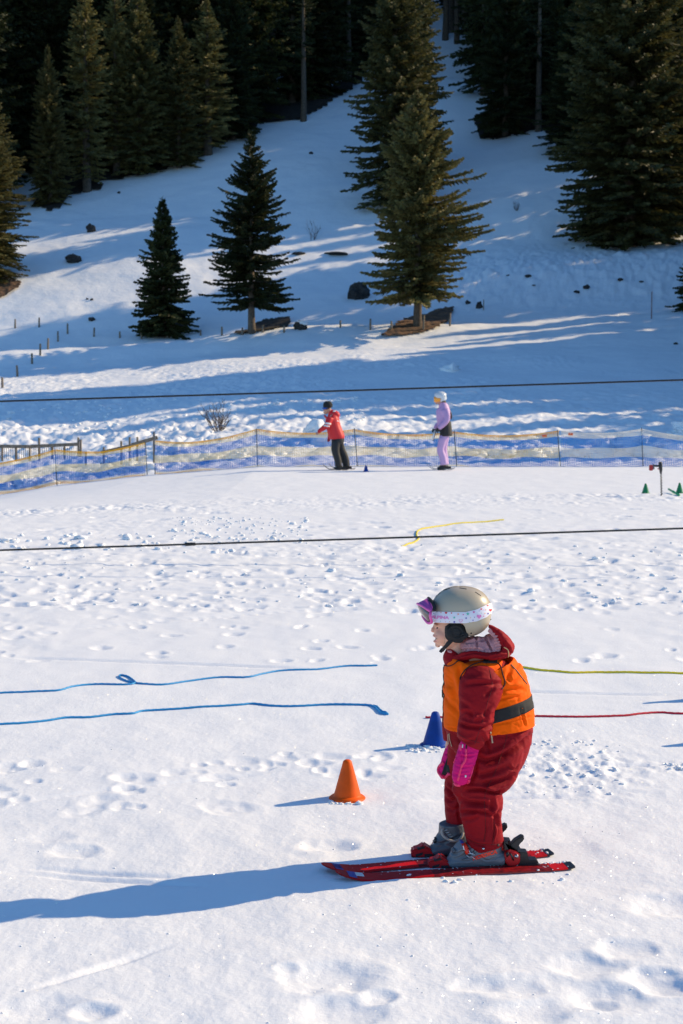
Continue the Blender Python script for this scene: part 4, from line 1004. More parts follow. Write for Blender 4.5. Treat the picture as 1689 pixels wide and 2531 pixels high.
ellp(b, R1, Z1, 580, 720, 78, 70, 0, .052, ang=10)
sm = fuse(b, .0030, 3)
folds(sm, R1, Z1, [
 ([(700,950),(800,935),(960,940),(1030,940)], .0035, 26), ([(640,1080),(700,1120),(760,1180)], .003, 30), ([(930,1130),(880,1180),(870,1250)], .003, 26),
 ([(660,1200),(710,1180),(760,1215),(740,1260)], .004, 22), ([(650,1280),(720,1305),(840,1318),(940,1290)], .0065, 24), ([(720,1250),(800,1225),(900,1240)], -.003, 26),
 ([(600,1370),(660,1430),(740,1440),(820,1400)], .003, 26), ([(680,880),(740,850),(800,870)], .002, 34), ([(960,960),(900,1020),(860,1040)], .003, 26), ([(560,770),(640,750),(800,690)], .003, 16),
 ([(520,1020),(600,1100)], .0, 10)], noise=0)
folds(sm, R2, Z2, [
 ([(700,470),(800,510),(930,470),(1080,380),(1210,270)], .009, 40), ([(670,610),(740,645),(880,610),(1000,560)], .004, 34), ([(1040,640),(980,690),(850,720),(740,750)], .007, 34),
 ([(600,795),(740,790),(860,815),(935,800)], .009, 26), ([(530,860),(620,910),(760,920),(830,950)], .006, 30), ([(840,870),(850,960),(810,1000)], .005, 28), ([(545,1020),(640,1000),(760,1010),(880,1050)], .006, 26),
 ([(580,1090),(660,1080),(730,1030)], .003, 24), ([(780,1080),(790,1180),(770,1280)], .002, 14), ([(865,1080),(870,1200),(855,1280)], .0035, 12), ([(600,1260),(700,1320),(800,1330)], .004, 22), ([(920,990),(880,1060),(900,1150)], .004, 24),
 ([(390,760),(440,800),(480,850)], .006, 22), ([(390,860),(450,900),(500,870)], .005, 22), ([(400,960),(470,990),(520,960)], .003, 22), ([(540,900),(520,1000),(550,1150)], .003, 20), ([(860,260),(980,270),(1140,210)], .002, 30), ([(1000,560),(1060,600),(1100,560)], .003, 18),
 ([(740,240),(790,330),(820,420)], .003, 24), ([(690,500),(690,600),(640,720)], .003, 30)], noise=.0007, nscale=22)
suit = finish('snowsuit', sm, SUIT, child)
SEAM = mat('seam_thread', (.12,.003,.006), .8); _t = bvh(suit)
for l_ in ([(1010,150),(985,300),(930,480),(870,640),(800,780),(775,900),(785,1050),(782,1200),(770,1330)], [(866,1080),(872,1180),(862,1280),(850,1330)], [(610,1270),(700,1310),(860,1325),(955,1300)]): trim('seam', _t, l_, R2, .0008, SEAM, suit, off=.0003)
trim('seam', _t, [(900,800),(930,950),(890,1100),(850,1250),(800,1400),(780,1460)], R1, .0008, SEAM, suit, off=.0003); trim('seam', _t, [(628,1360),(700,1410),(820,1450)], R1, .0008, SEAM, suit, off=.0003)
# ---- hood: red roll behind the neck with a quilted pink lining
b = MB()
for s in (-1, 1):
    loft(b, R1, Z1, [(600,735,34,s*.040,.016),(680,705,40,s*.068,.020),(790,690,34,s*.086,.020),(900,705,36,s*.088,.022),(1000,690,46,s*.070,.026),(1050,650,58,s*.040,.03),(1062,625,62,0,.03)], n=16)
    loft(b, R1, Z1, [(1050,655,50,s*.045,.03),(1045,600,52,s*.062,.022),(1005,530,40,s*.066,.018),(950,478,26,s*.060,.014),(905,448,14,s*.045,.010)], n=16)
loft(b, R1, Z1, [(1050,660,60,0,.05),(1058,600,56,0,.06),(1020,535,38,0,.066),(960,478,24,0,.06),(905,445,12,0,.045)], n=20)
hm = fuse(b, .003, 4)
folds(hm, R1, Z1, [([(620,715),(760,672),(880,690)], .0025, 14), ([(1000,560),(1060,620),(1090,680)], .003, 16), ([(900,720),(980,700),(1060,700)], .002, 12), ([(1040,560),(1000,640),(960,690)], .002, 16)], noise=.0016, nscale=28)
hood = finish('hood', hm, SUIT, child)
b = MB()
ellp(b, R1, Z1, 820, 625, 190, 92, 0, .078, ang=6); ellp(b, R1, Z1, 930, 600, 75, 95, 0, .074, ang=-20)
ellp(b, R1, Z1, 572, 655, 42, 22, 0, .045)
loft(b, R1, Z1, [(905,470,26,-.052,.010),(960,530,28,-.064,.012),(985,600,26,-.067,.012),(970,650,26,-.070,.012),(900,672,26,-.078,.012),(800,668,20,-.082,.010)], n=14)
lm = fuse(b, .003, 3)
folds(lm, R1, Z1, [([(780,510),(800,590),(800,650)], .006, 14), ([(700,590),(800,580),(900,560)], .005, 12), ([(860,505),(900,600),(930,660)], .006, 14), ([(650,655),(760,640),(860,660)], .003, 12)]+
      [([(930+8*i,520+26*i),(1000,515+24*i)], .003, 7) for i in range(6)]+[([(700+40*i,640),(710+40*i,690)], .003, 8) for i in range(5)], noise=.002, nscale=60)
lining = finish('hood_lining', lm, PINKL, child)
th = bvh(hood); trim('piping', th, [(1032,625),(1062,650),(1070,690),(1064,712)], R1, .0016, mat('tan_cord', (.62,.40,.18), .6), hood)
# ---- vest
b = MB()
loft(b, R1, Z1, [(815,712,120,0,.07),(816,742,228,0,.115),(806,792,298,0,.136),(826,850,335,0,.140),(842,900,358,0,.140),(868,960,372,0,.137),(884,1040,384,0,.140),(893,1120,390,0,.142),(900,1200,397,0,.144),(903,1270,401,0,.145),(903,1315,402,0,.146)], n=32)
vm = fuse(b, .0034, 4)
# the hem rises towards the back; cut the loft along it
bmv = bmesh.new(); bmv.from_mesh(vm)
pa, pb = P(*R1(500,1338), YC), P(*R1(1300,1278), YC); nn = Vector((0, 1, 0)).cross(pb-pa).normalized()
if nn.z > 0: nn = -nn
bmesh.ops.bisect_plane(bmv, geom=bmv.verts[:]+bmv.edges[:]+bmv.faces[:], plane_co=pa, plane_no=nn, clear_outer=True)
for v in bmv.verts:      # neckline hollow
    pass
bmv.to_mesh(vm); bmv.free()
folds(vm, R1, Z1, [([(960,1090),(1060,1060),(1150,1050),(1220,1010)], .003, 18), ([(1170,1140),(1195,1230),(1215,1300)], .0035, 14), ([(1010,1000),(1100,985),(1240,1000)], .003, 30), ([(640,780),(650,870),(680,960)], .004, 26),
   ([(500,1020),(560,1100),(640,1180)], .003, 34), ([(1060,860),(1090,930),(1150,900)], .003, 20), ([(960,1290),(1080,1270),(1290,1220)], .0015, 14), ([(520,1310),(640,1330)], .0015, 10), ([(1090,800),(1060,900)], .003, 26), ([(570,860),(600,1000),(610,1180)], .003, 40)], noise=.0014, nscale=20)
vest = finish('vest', vm, ORV, child)
tv = bvh(vest); tvs = bvh([vest, suit])
trim('armhole_binding', tvs, [(655,905),(668,865),(700,820),(760,780),(850,754),(960,758),(1000,790),(1020,860),(1040,925),(1030,960),(1008,985)], R1, .0019, BLACKT, vest, off=.0012)
patch('shoulder_strap', tv, [(858,735),(970,742),(970,766),(850,762)], 10, 3, BLACKT, vest, off=.004, th=.003, conv=R1)
trim('front_zip', tv, [(512,775),(490,830),(482,905),(492,980),(505,1060),(508,1180),(500,1260),(497,1320)], R1, .0022, BLACKT, vest)
trim('neck_binding', tvs, [(520,782),(560,790),(600,775),(640,745),(720,722)], R1, .0016, BLACKT, vest, off=.002)
trim('back_seam', tv, [(1090,775),(1140,830),(1190,895),(1230,945)], R1, .0016, mat('grey_green_binding', (.06,.09,.07), .6), vest)
MB().tube([onto(tv, *R1(490, 995), .002)[0], onto(tv, *R1(493, 1055), .004)[0]], .0025, 8).build('zip_pull', BLACKT, vest)
# wide black band that runs round the back
def wrap(top, bot, y_off, name, m, parent, tree):
    c = P(*R1(900, 1120), YC); V = []; n = 60; nv = 6; Nn = []
    for j in range(nv+1):
        f = j/nv
        for i in range(n+1):
            a = -math.pi*.60+i/n*(math.pi*1.2)       # from near side round the back to the far side
            d = Vector((math.cos(a), math.sin(a), 0)); lat = math.cos(a)
            # height follows the tilt of the band, given along x
            t = (lat+1)/2
            zy = (1-f)*np.interp(lat, [-.3, 1], top)+f*np.interp(lat, [-.3, 1], bot)
            z0 = P(*R1(900, zy), YC).z
            o_ = Vector((c.x, YC, z0))+d*.6; h = tree.ray_cast(o_, -d)
            if h[0] is None: h = tree.find_nearest(o_)
            V.append(h[0]+d*y_off); Nn.append(d)
    k = len(V); V = V+[v-d*(y_off+.003) for v, d in zip(V, Nn)]; W_ = n+1; Fs = []
    for j in range(nv):
        for i in range(n):
            a = j*W_+i; Fs += [(a, a+1, a+W_+1, a+W_), (k+a+W_, k+a+W_+1, k+a+1, k+a)]
    edge = [i for i in range(W_)]+[j*W_+n for j in range(1, nv+1)]+[nv*W_+i for i in range(n-1, -1, -1)]+[j*W_ for j in range(nv-1, 0, -1)]
    for a, b2 in zip(edge, edge[1:]+edge[:1]): Fs.append((a, b2, k+b2, k+a))
    M = MB(); M.add(V, Fs); return M.build(name, m, parent)
wrap((1128, 1022), (1235, 1122), .0022, 'band', BLACKT, vest, tv)
# ---- drawcords under the hem
TAN = mat('tan_cord_light', (.55,.40,.26), .7); ts = bvh(suit)
trim('drawcord', ts, [(565,1365),(572,1420),(588,1480)], R1, .0014, TAN, suit, off=.003); trim('drawcord', ts, [(560,1370),(560,1430),(566,1460)], R1, .0014, TAN, suit, off=.004)
patch('zip_tape', ts, [(912,1355),(924,1355),(940,1450),(926,1453)], 3, 8, TAN, suit, conv=R1, off=.002)
for x, y in ((907,1330),(765,1362)):
    p, n_ = onto(ts, *R2(x, y), .001); MB().tube([p, p+n_*.003], [.0042, .0036], 14).build('snap_button', SILV if x < 800 else mat('dark_snap', (.05,.03,.03), .4), suit)
# ---- mittens with a thumb
def mitten(near):
    b = MB()
    if near:
        loft(b, R2, Z2, [(640,345,100,-.152,.030),(610,440,104,-.153,.033),(580,540,103,-.153,.034),(555,640,98,-.152,.033),(538,705,78,-.15,.027),(532,735,46,-.148,.018)], n=22)
        loft(b, R2, Z2, [(600,520,40,-.118,.014),(560,590,42,-.106,.015),(540,640,34,-.102,.013)], n=14)
    else:
        loft(b, R2, Z2, [(490,270,60,.10,.032),(478,350,66,.10,.030),(455,420,70,.10,.032),(425,520,72,.10,.034),(395,600,68,.098,.033),(385,655,50,.096,.026),(392,680,28,.095,.016)], n=22)
        loft(b, R2, Z2, [(470,500,36,.065,.014),(450,590,40,.055,.015),(440,640,30,.054,.012)], n=14)
    me = fuse(b, .0026, 3)
    folds(me, R2, Z2, [([(500,560),(590,575),(690,560)], .002, 16), ([(530,460),(610,470),(700,455)], .003, 14), ([(480,640),(560,655),(640,640)], .0015, 16), ([(540,400),(560,520),(520,700)], .0015, 12)] if near else [([(400,440),(450,460),(500,450)], .003, 14)], noise=.0012, nscale=50)
    o = finish('mitten', me, MAG, child); t_ = bvh(o)
    if near:
        trim('coral_seam', t_, [(598,395),(597,450),(590,500),(560,560),(535,640),(520,705)], R2, .0034, CORAL, o)
        trim('coral_edge', t_, [(444,650),(455,700),(500,738),(560,752),(610,728),(625,690)], R2, .0050, CORAL, o)
        trim('coral_edge', t_, [(668,560),(655,610),(632,680)], R2, .0020, CORAL, o); trim('coral_edge', t_, [(500,480),(470,560),(450,640)], R2, .0016, CORAL, o)
        patch('cuff_tab', t_, [(530,350),(560,352),(556,410),(535,408)], 4, 6, CORAL, o, conv=R2, off=.002)
        patch('white_logo', t_, [(584,652),(600,648),(600,668),(586,672)], 3, 3, WHT, o, conv=R2, off=.0015); patch('white_logo', t_, [(560,350),(570,350),(568,385),(558,385)], 3, 3, WHT, o, conv=R2, off=.0015)
        patch('toggle', t_, [(596,355),(608,355),(606,400),(596,400)], 3, 5, BLACKT, o, conv=R2, off=.003)
    else:
        patch('black_palm', t_, [(430,440),(510,420),(470,680),(362,640)], 10, 12, BLACKT, o, conv=R2, off=.0022, th=.002)
        trim('coral_edge', t_, [(385,530),(345,560),(330,600),(345,640),(390,675),(430,690)], R2, .0050, CORAL, o)
mitten(True); mitten(False)
# ---- helmet
HC = P(*R8(948, 492), YC); HC.y = YC; hk = 1/Z8/F*YC
HX, HZ, HY = 468*hk, 384*hk, .086; PW = 2.35
def hsurf(a, th, off=0.0):
    """a: azimuth from the back (0) round the near side; th: polar angle from the top"""
    st_, ct = math.sin(th), math.cos(th); ca2, sa2 = math.cos(a), math.sin(a)
    f = lambda v: math.copysign(abs(v)**(2/PW), v)
    r_h = abs(st_)**(2/PW)*(1.0); x = (HX+off)*r_h*f(ca2)*(1 if ca2 > 0 else 1.0); y = -(HY+off)*r_h*f(sa2); z = (HZ+off)*f(ct)
    # the shell leans: fuller at the upper back, sloping brow
    x2 = x-.012*max(0, z/HZ)*(1 if x < 0 else .2)*abs(x)/HX*-1*(1.6 if x < 0 else 0)
    return HC+Vector((x2, y, z))
def side_y(p): return (proj(p)[1]-1430)*Z8
def side_x(p): return (proj(p)[0]-980)*Z8
LX = [400, 470, 560, 640, 740, 1000, 1030, 1050, 1075, 1110, 1190, 1320, 1400, 1450]
LY = [380, 400, 520, 560, 630, 660, 740, 810, 850, 866, 856, 800, 700, 640]
def centre_xy(p):
    q = Vector((p.x, YC-abs(p.y-YC), p.z)); return side_x(q), side_y(q)
def centre_xy_old(p):     # side-view coordinates of a point moved to the middle plane
    q = Vector((p.x, YC, p.z)); return side_x(q), side_y(q)
V = []; na, nt = 96, 40; lim = []
for i in range(na):
    a = 2*math.pi*i/na; tmax = math.pi*.93
    for k in range(400):
        th = .3+k*.0066
        X, Yp = centre_xy(hsurf(a, th))
        if Yp > np.interp(X, LX, LY): tmax = th; break
    lim.append(tmax)
lim = np.array(lim); 
for j in range(nt+1):
    for i in range(na): V.append(hsurf(2*math.pi*i/na, max(.001, lim[i]*j/nt)))
mb = MB(); mb.add(V, [(j*na+i, (j+1)*na+i, (j+1)*na+(i+1) % na, j*na+(i+1) % na) for j in range(nt) for i in range(na)])
helmet = mb.build('helmet', HELM, child)
m_ = helmet.modifiers.new('thick', 'SOLIDIFY'); m_.thickness = .006; m_.offset = -1
thm = bvh(helmet)
for q in ([(698,166),(795,144),(797,152),(702,176)], [(943,136),(1048,153),(1046,161),(944,144)], [(1172,203),(1180,199),(1264,254),(1256,260)]):
    patch('vent', thm, q, 8, 2, PAD, helmet, conv=R8, off=.0006, th=.001)
p, n_ = onto(thm, *R8(1113, 811), .0005); MB().tube([p, p+n_*.0015], [.0030, .0026], 14).build('screw', PAD, helmet)
p, n_ = onto(thm, *R8(1404, 610), .0005); MB().tube([p, p+n_*.0015], [.0026, .0022], 12).build('screw', PAD, helmet)
mb = MB(); flatshape(mb, thm, [(600+66*math.cos(a)*.82+34*math.sin(a)*.3, 226+66*math.cos(a)*-.62+34*math.sin(a)*.78) for a in np.linspace(0, 6.28, 22)[:-1]], 0, .0012, R8)
flatshape(mb, thm, [(578+26*math.cos(a), 252+24*math.sin(a)) for a in np.linspace(0, 6.28, 14)[:-1]], 1, .0020, R8); mb.build('emblem', [PAD, WHT], helmet)
# ear pads and chin strap
for s in (-1, 1):
    b = MB()
    ellp(b, R8, Z8, 880, 780, 165, 165, s*.055, .020); ellp(b, R8, Z8, 800, 840, 80, 90, s*.052, .017); ellp(b, R8, Z8, 900, 900, 110, 60, s*.050, .018, ang=10); ellp(b, R8, Z8, 980, 830, 100, 80, s*.055, .018)
    loft(b, R8, Z8, [(760,700,40,s*.060,.012),(790,800,50,s*.066,.010),(800,860,50,s*.064,.010)])
    em = fuse(b, .0025, 2); folds(em, R8, Z8, [([(830,740),(900,730),(960,770),(950,850),(890,880),(840,840),(830,740)], .002, 14), ([(760,760),(800,700),(830,690)], .003, 12), ([(880,870),(960,860),(1040,830)], .003, 12)], noise=.0006, nscale=80)
    finish('ear_pad', em, PAD, helmet)
mb = MB()
for s in (-1, 1): mb.tube([P(*R8(835, 900), YC+s*.058), P(*R8(780, 960), YC+s*.050), P(*R8(725, 1020), YC+s*.034), P(*R8(690, 1062), YC+s*.012), P(*R8(685, 1068), YC)], [.008, .0075, .006, .006, .006], 10, flatk=1)
mb.tube([P(*R8(655, 1058), YC-.008), P(*R8(690, 1085), YC-.010)], .0075, 10); mb.build('chin_strap', PAD, helmet)
# ---- goggles
GC = lambda x, y, dy: P(*R8(x, y), YC+dy)
def curve(pts):      # near side to far side, mirrored about the middle
    q = pts+[(x, y, -d) for x, y, d in pts[-2::-1]]; return [GC(*c) for c in catmull(q, 5)]
def ruled(mb, A, B, th, mi=0):
    n = len(A); off = Vector((.0, 0, 0)); c = sum(A, Vector())/n
    V = A+B; Fs = [(i, i+1, n+i+1, n+i) for i in range(n-1)]; mb.add(V, Fs, mi)
topo = curve([(512,492,-.074),(450,450,-.066),(385,408,-.046),(335,384,-.022),(315,376,0)])
boto = curve([(530,652,-.072),(480,664,-.062),(440,632,-.044),(405,580,-.020),(392,552,0)])
topi = curve([(548,470,-.078),(545,430,-.070),(520,360,-.052),(480,310,-.026),(462,298,0)])
goggles = empty('goggles', Vector((0,0,0)))
goggles.location = GC(430, 500, 0); goggles.parent = child; goggles.matrix_parent_inverse = Matrix.Translation(-child.location)
mb = MB(); mb.tube(topo, .0042, 10); mb.tube(boto, .0044, 10)
mb.tube([topo[0], GC(505,560,-.076), boto[0]], .0046, 10); mb.tube([topo[-1], GC(505,560,.076), boto[-1]], .0046, 10)
mb.tube(topi, .0030, 8); mb.build('frame', FRAMEP, goggles)
mb = MB(); ruled(mb, topo, topi, 0); o = mb.build('foam', PURP, goggles); m_ = o.modifiers.new('t', 'SOLIDIFY'); m_.thickness = .003; m_.offset = 0
mb = MB(); mid = [a.lerp(b_, .5)+Vector((-.004, 0, 0)) for a, b_ in zip(topo, boto)]; ruled(mb, topo, mid, 0); ruled(mb, mid, boto, 0); o = mb.build('lens', LENS, goggles); m_ = o.modifiers.new('t', 'SOLIDIFY'); m_.thickness = .002; m_.offset = 0
b2 = curve([(560,480,-.078),(570,430,-.072),(545,370,-.056),(500,320,-.03),(480,300,0)]); mb = MB(); mb.tube(b2, .0065, 8); mb.build('dark_padding', PAD, goggles)
# strap round the helmet
TX = [300, 512, 700, 870, 1030, 1200, 1350, 1400, 1440]; TT = [480, 488, 494, 498, 500, 460, 388, 362, 350]
BT = [640, 652, 660, 664, 666, 636, 574, 520, 505]
V = []; ns = 110; nv = 8
for j in range(nv+1):
    for i in range(ns+1):
        a = -math.pi*.80+i/ns*math.pi*1.60; th = 1.5
        for _ in range(25):
            X, Yp = centre_xy(hsurf(a, th, .0018)); want = np.interp(X, TX, TT)*(1-j/nv)+np.interp(X, TX, BT)*j/nv; th += (want-Yp)*hk/HZ*1.0
        V.append(hsurf(a, th, .0022+.0012*math.sin(j/nv*math.pi)))
mb = MB(); mb.add(V, [(j*(ns+1)+i, j*(ns+1)+i+1, (j+1)*(ns+1)+i+1, (j+1)*(ns+1)+i) for j in range(nv) for i in range(ns)])
for s, idx in ((-1, ns), (1, 0)):      # the ends run forward to the frame
    q = [V[j*(ns+1)+idx] for j in range(nv+1)]; e = [GC(506, 496+158*j/nv, s*.0765) for j in range(nv+1)]; mb.add(q+e, [(j, j+1, nv+2+j, nv+1+j) for j in range(nv)])
strap = mb.build('strap', STRAPM, goggles); tst = bvh([strap])
def shape(kind, x, y, r, rot=0):
    if kind == 'dot': return [(x+r*math.cos(a), y+r*math.sin(a)) for a in np.linspace(0, 6.28, 11)[:-1]]
    if kind == 'star': return [(x+(r if k % 2 == 0 else r*.45)*math.sin(k*math.pi/5+rot), y-(r if k % 2 == 0 else r*.45)*math.cos(k*math.pi/5+rot)) for k in range(10)]
    if kind == 'heart': return [(x+r*1.0*math.sin(t_)**3, y-r*(.8125*math.cos(t_)-.3125*math.cos(2*t_)-.125*math.cos(3*t_)-.0625*math.cos(4*t_))) for t_ in np.linspace(0, 6.28, 21)[:-1]]
PCOL = [mat('print_red', (.75,.02,.02), .6), mat('print_teal', (.12,.55,.42), .6), mat('print_blue', (.08,.06,.42), .6), mat('print_peach', (.9,.35,.2), .6), mat('print_pink', (.80,.25,.55), .6), mat('print_magenta', (.75,.05,.35), .6)]
mb = MB()
for k, x, y, r_, c in [('dot',555,520,7,2),('star',668,503,14,3),('heart',742,512,19,0),('dot',823,514,10,0),('star',922,530,18,3),('dot',997,538,9,5),('star',1065,527,28,1),('star',1155,500,20,5),('dot',1232,485,6,2),('heart',1265,455,14,0),
     ('dot',1300,468,6,4),('dot',1332,466,8,3),('heart',1360,402,14,0),('heart',1402,470,22,0),('star',1366,520,17,2),('star',864,580,22,1),('star',1040,590,17,2),('dot',1105,584,7,3),('heart',1232,566,36,4),('dot',1300,560,8,5),('dot',1163,576,6,2),
     ('star',864,646,20,2),('dot',1142,620,9,2),('star',658,634,10,1),('dot',732,642,6,4),('dot',794,642,7,3),('dot',1092,650,7,1),('dot',575,630,9,3),('dot',1268,516,5,1),('dot',1318,520,8,3),('dot',618,488,7,2),('star',1145,648,9,3)]:
    flatshape(mb, tst, shape(k, x, y, r_), c, .0009, R8)
ho = shape('heart', 960, 628, 30); hi = shape('heart', 960, 627, 22); n_ = len(ho)
mb.add([onto(tst, *R8(*p_), .0009)[0] for p_ in ho+hi], [(i, (i+1) % n_, n_+(i+1) % n_, n_+i) for i in range(n_)], 4)
mb.build('strap_print', PCOL, strap, smooth=False, weld=False)
letters('ALPINA', tst, PCOL[4], strap, R8, 512, 592, 275, 46, ang=-3, off=.0010, bold=.05)
# strands of hair at the jaw
mb = MB(); 
for k in range(2): mb.tube([onto(tb, *R8(722+k*2, 880+k*3), .001)[0], onto(tb, *R8(716+k*3, 960), .002)[0], onto(tb, *R8(706+k*5, 1035), .003)[0]], .0006, 4)
mb.build('hair', mat('blond_hair', (.55,.38,.24), .5), child)
# ---- ski boots
def boot(near):
    dy = -.075 if near else .030; b = MB(); ox, oy = (0, 0) if near else (-97, -72)
    q = lambda x, y, r_, rd: (x+ox, y+oy, r_, dy, rd)
    loft(b, R3, Z3, [q(778,325,20,.020),(790+ox,312+oy,34,dy,.030),q(830,300,46,.034),q(900,288,56,.036),q(990,286,56,.034),q(1060,288,52,.033),q(1102,290,44,.030),q(1116,292,28,.02)], n=22)
    loft(b, R3, Z3, [q(960,310,95,.034),q(975,262,112,.037),q(1005,225,96,.036),(1015+ox,180+oy,80,dy,.034),q(1018,150,70,.030)] if near else [q(930,300,90,.034),q(915,250,92,.038),q(905,205,88,.042),q(900,150,80,.044)], n=22)
    loft(b, R3, Z3, [q(800,300,30,.026),q(840,245,40,.030),q(880,210,46,.034)], n=18)
    me = fuse(b, .0026, 3)
    folds(me, R3, Z3, [([(790,250),(830,262),(930,215)], .002, 10), ([(830,300),(900,305),(960,275),(1010,300),(1100,270)], .0018, 7)] if near else [([(680,180),(740,200),(860,150)], .002, 9)], noise=.0003)
    o = finish('ski_boot', me, BOOTG if near else BOOTL, child); t_ = bvh(o)
    mb = MB()    # sole
    for a_, b_ in (((772,336),(860,340)), ((1020,332),(1112,326))):
        c1 = P(*R3(a_[0]+ox, a_[1]+oy), YC+dy); c2 = P(*R3(b_[0]+ox, b_[1]+oy), YC+dy); mb.box((c1+c2)/2, (abs((c2-c1).x)/2, .030, .006))
    mb.build('sole', BINDK, o, bevel=.002)
    if near:
        patch('buckle_lever', t_, [(862,205),(886,198),(908,258),(884,266)], 3, 6, NEONR, o, conv=R3, off=.007, th=.006)
        for l in ([(870,215),(880,262),(905,285),(935,280)], [(895,215),(915,255),(940,270)], [(868,230),(885,240)], [(902,262),(932,256)]):
            trim('buckle_wire', t_, l, R3, .0016, SILV, o, off=.006)
        patch('buckle_strap', t_, [(800,240),(812,225),(828,245),(815,258)], 3, 3, BOOTL, o, conv=R3, off=.005, th=.004); patch('buckle_strap', t_, [(850,185),(880,178),(888,205),(860,210)], 4, 3, DBLUE, o, conv=R3, off=.004, th=.004)
        letters('NORDICA', t_, NEONR, o, R3, 925, 303, 150, 24, ang=17, off=.0014, shear=.25, bold=.07)
        trim('script_mark', t_, [(858,298),(900,280),(935,238),(925,262),(960,245),(985,240)], R3, .0007, BINDK, o)
    else:
        mb = MB(); pts = [(768,108,-.02),(748,118,-.035),(743,140,-.044),(760,165,-.050),(800,186,-.052),(838,182,-.050),(860,162,-.044),(867,140,-.036)]
        mb.tube([P(*R3(x, y), YC+dy+d*.95) for x, y, d in catmull(pts, 4)], .0042, 10); mb.build('power_strap', BEIGE, o)
        for k in range(4): patch('buckle_rib', t_, [(755+k*11,122+k*13),(778+k*9,116+k*13),(782+k*9,122+k*13),(760+k*11,129+k*13)], 3, 2, mat('ladder_grey', (.25,.25,.26), .4), o, conv=R3, off=.004, th=.003)
        patch('buckle_strap', t_, [(690,178),(708,165),(712,190),(698,200)], 3, 3, BINDK, o, conv=R3, off=.004, th=.004)
        mb = MB(); flatshape(mb, t_, [(682,196),(694,190),(696,204),(684,210)], 0, .002, R3); mb.build('pale_mark', STEEL, o)
    return o
bn = boot(True); bf = boot(False)
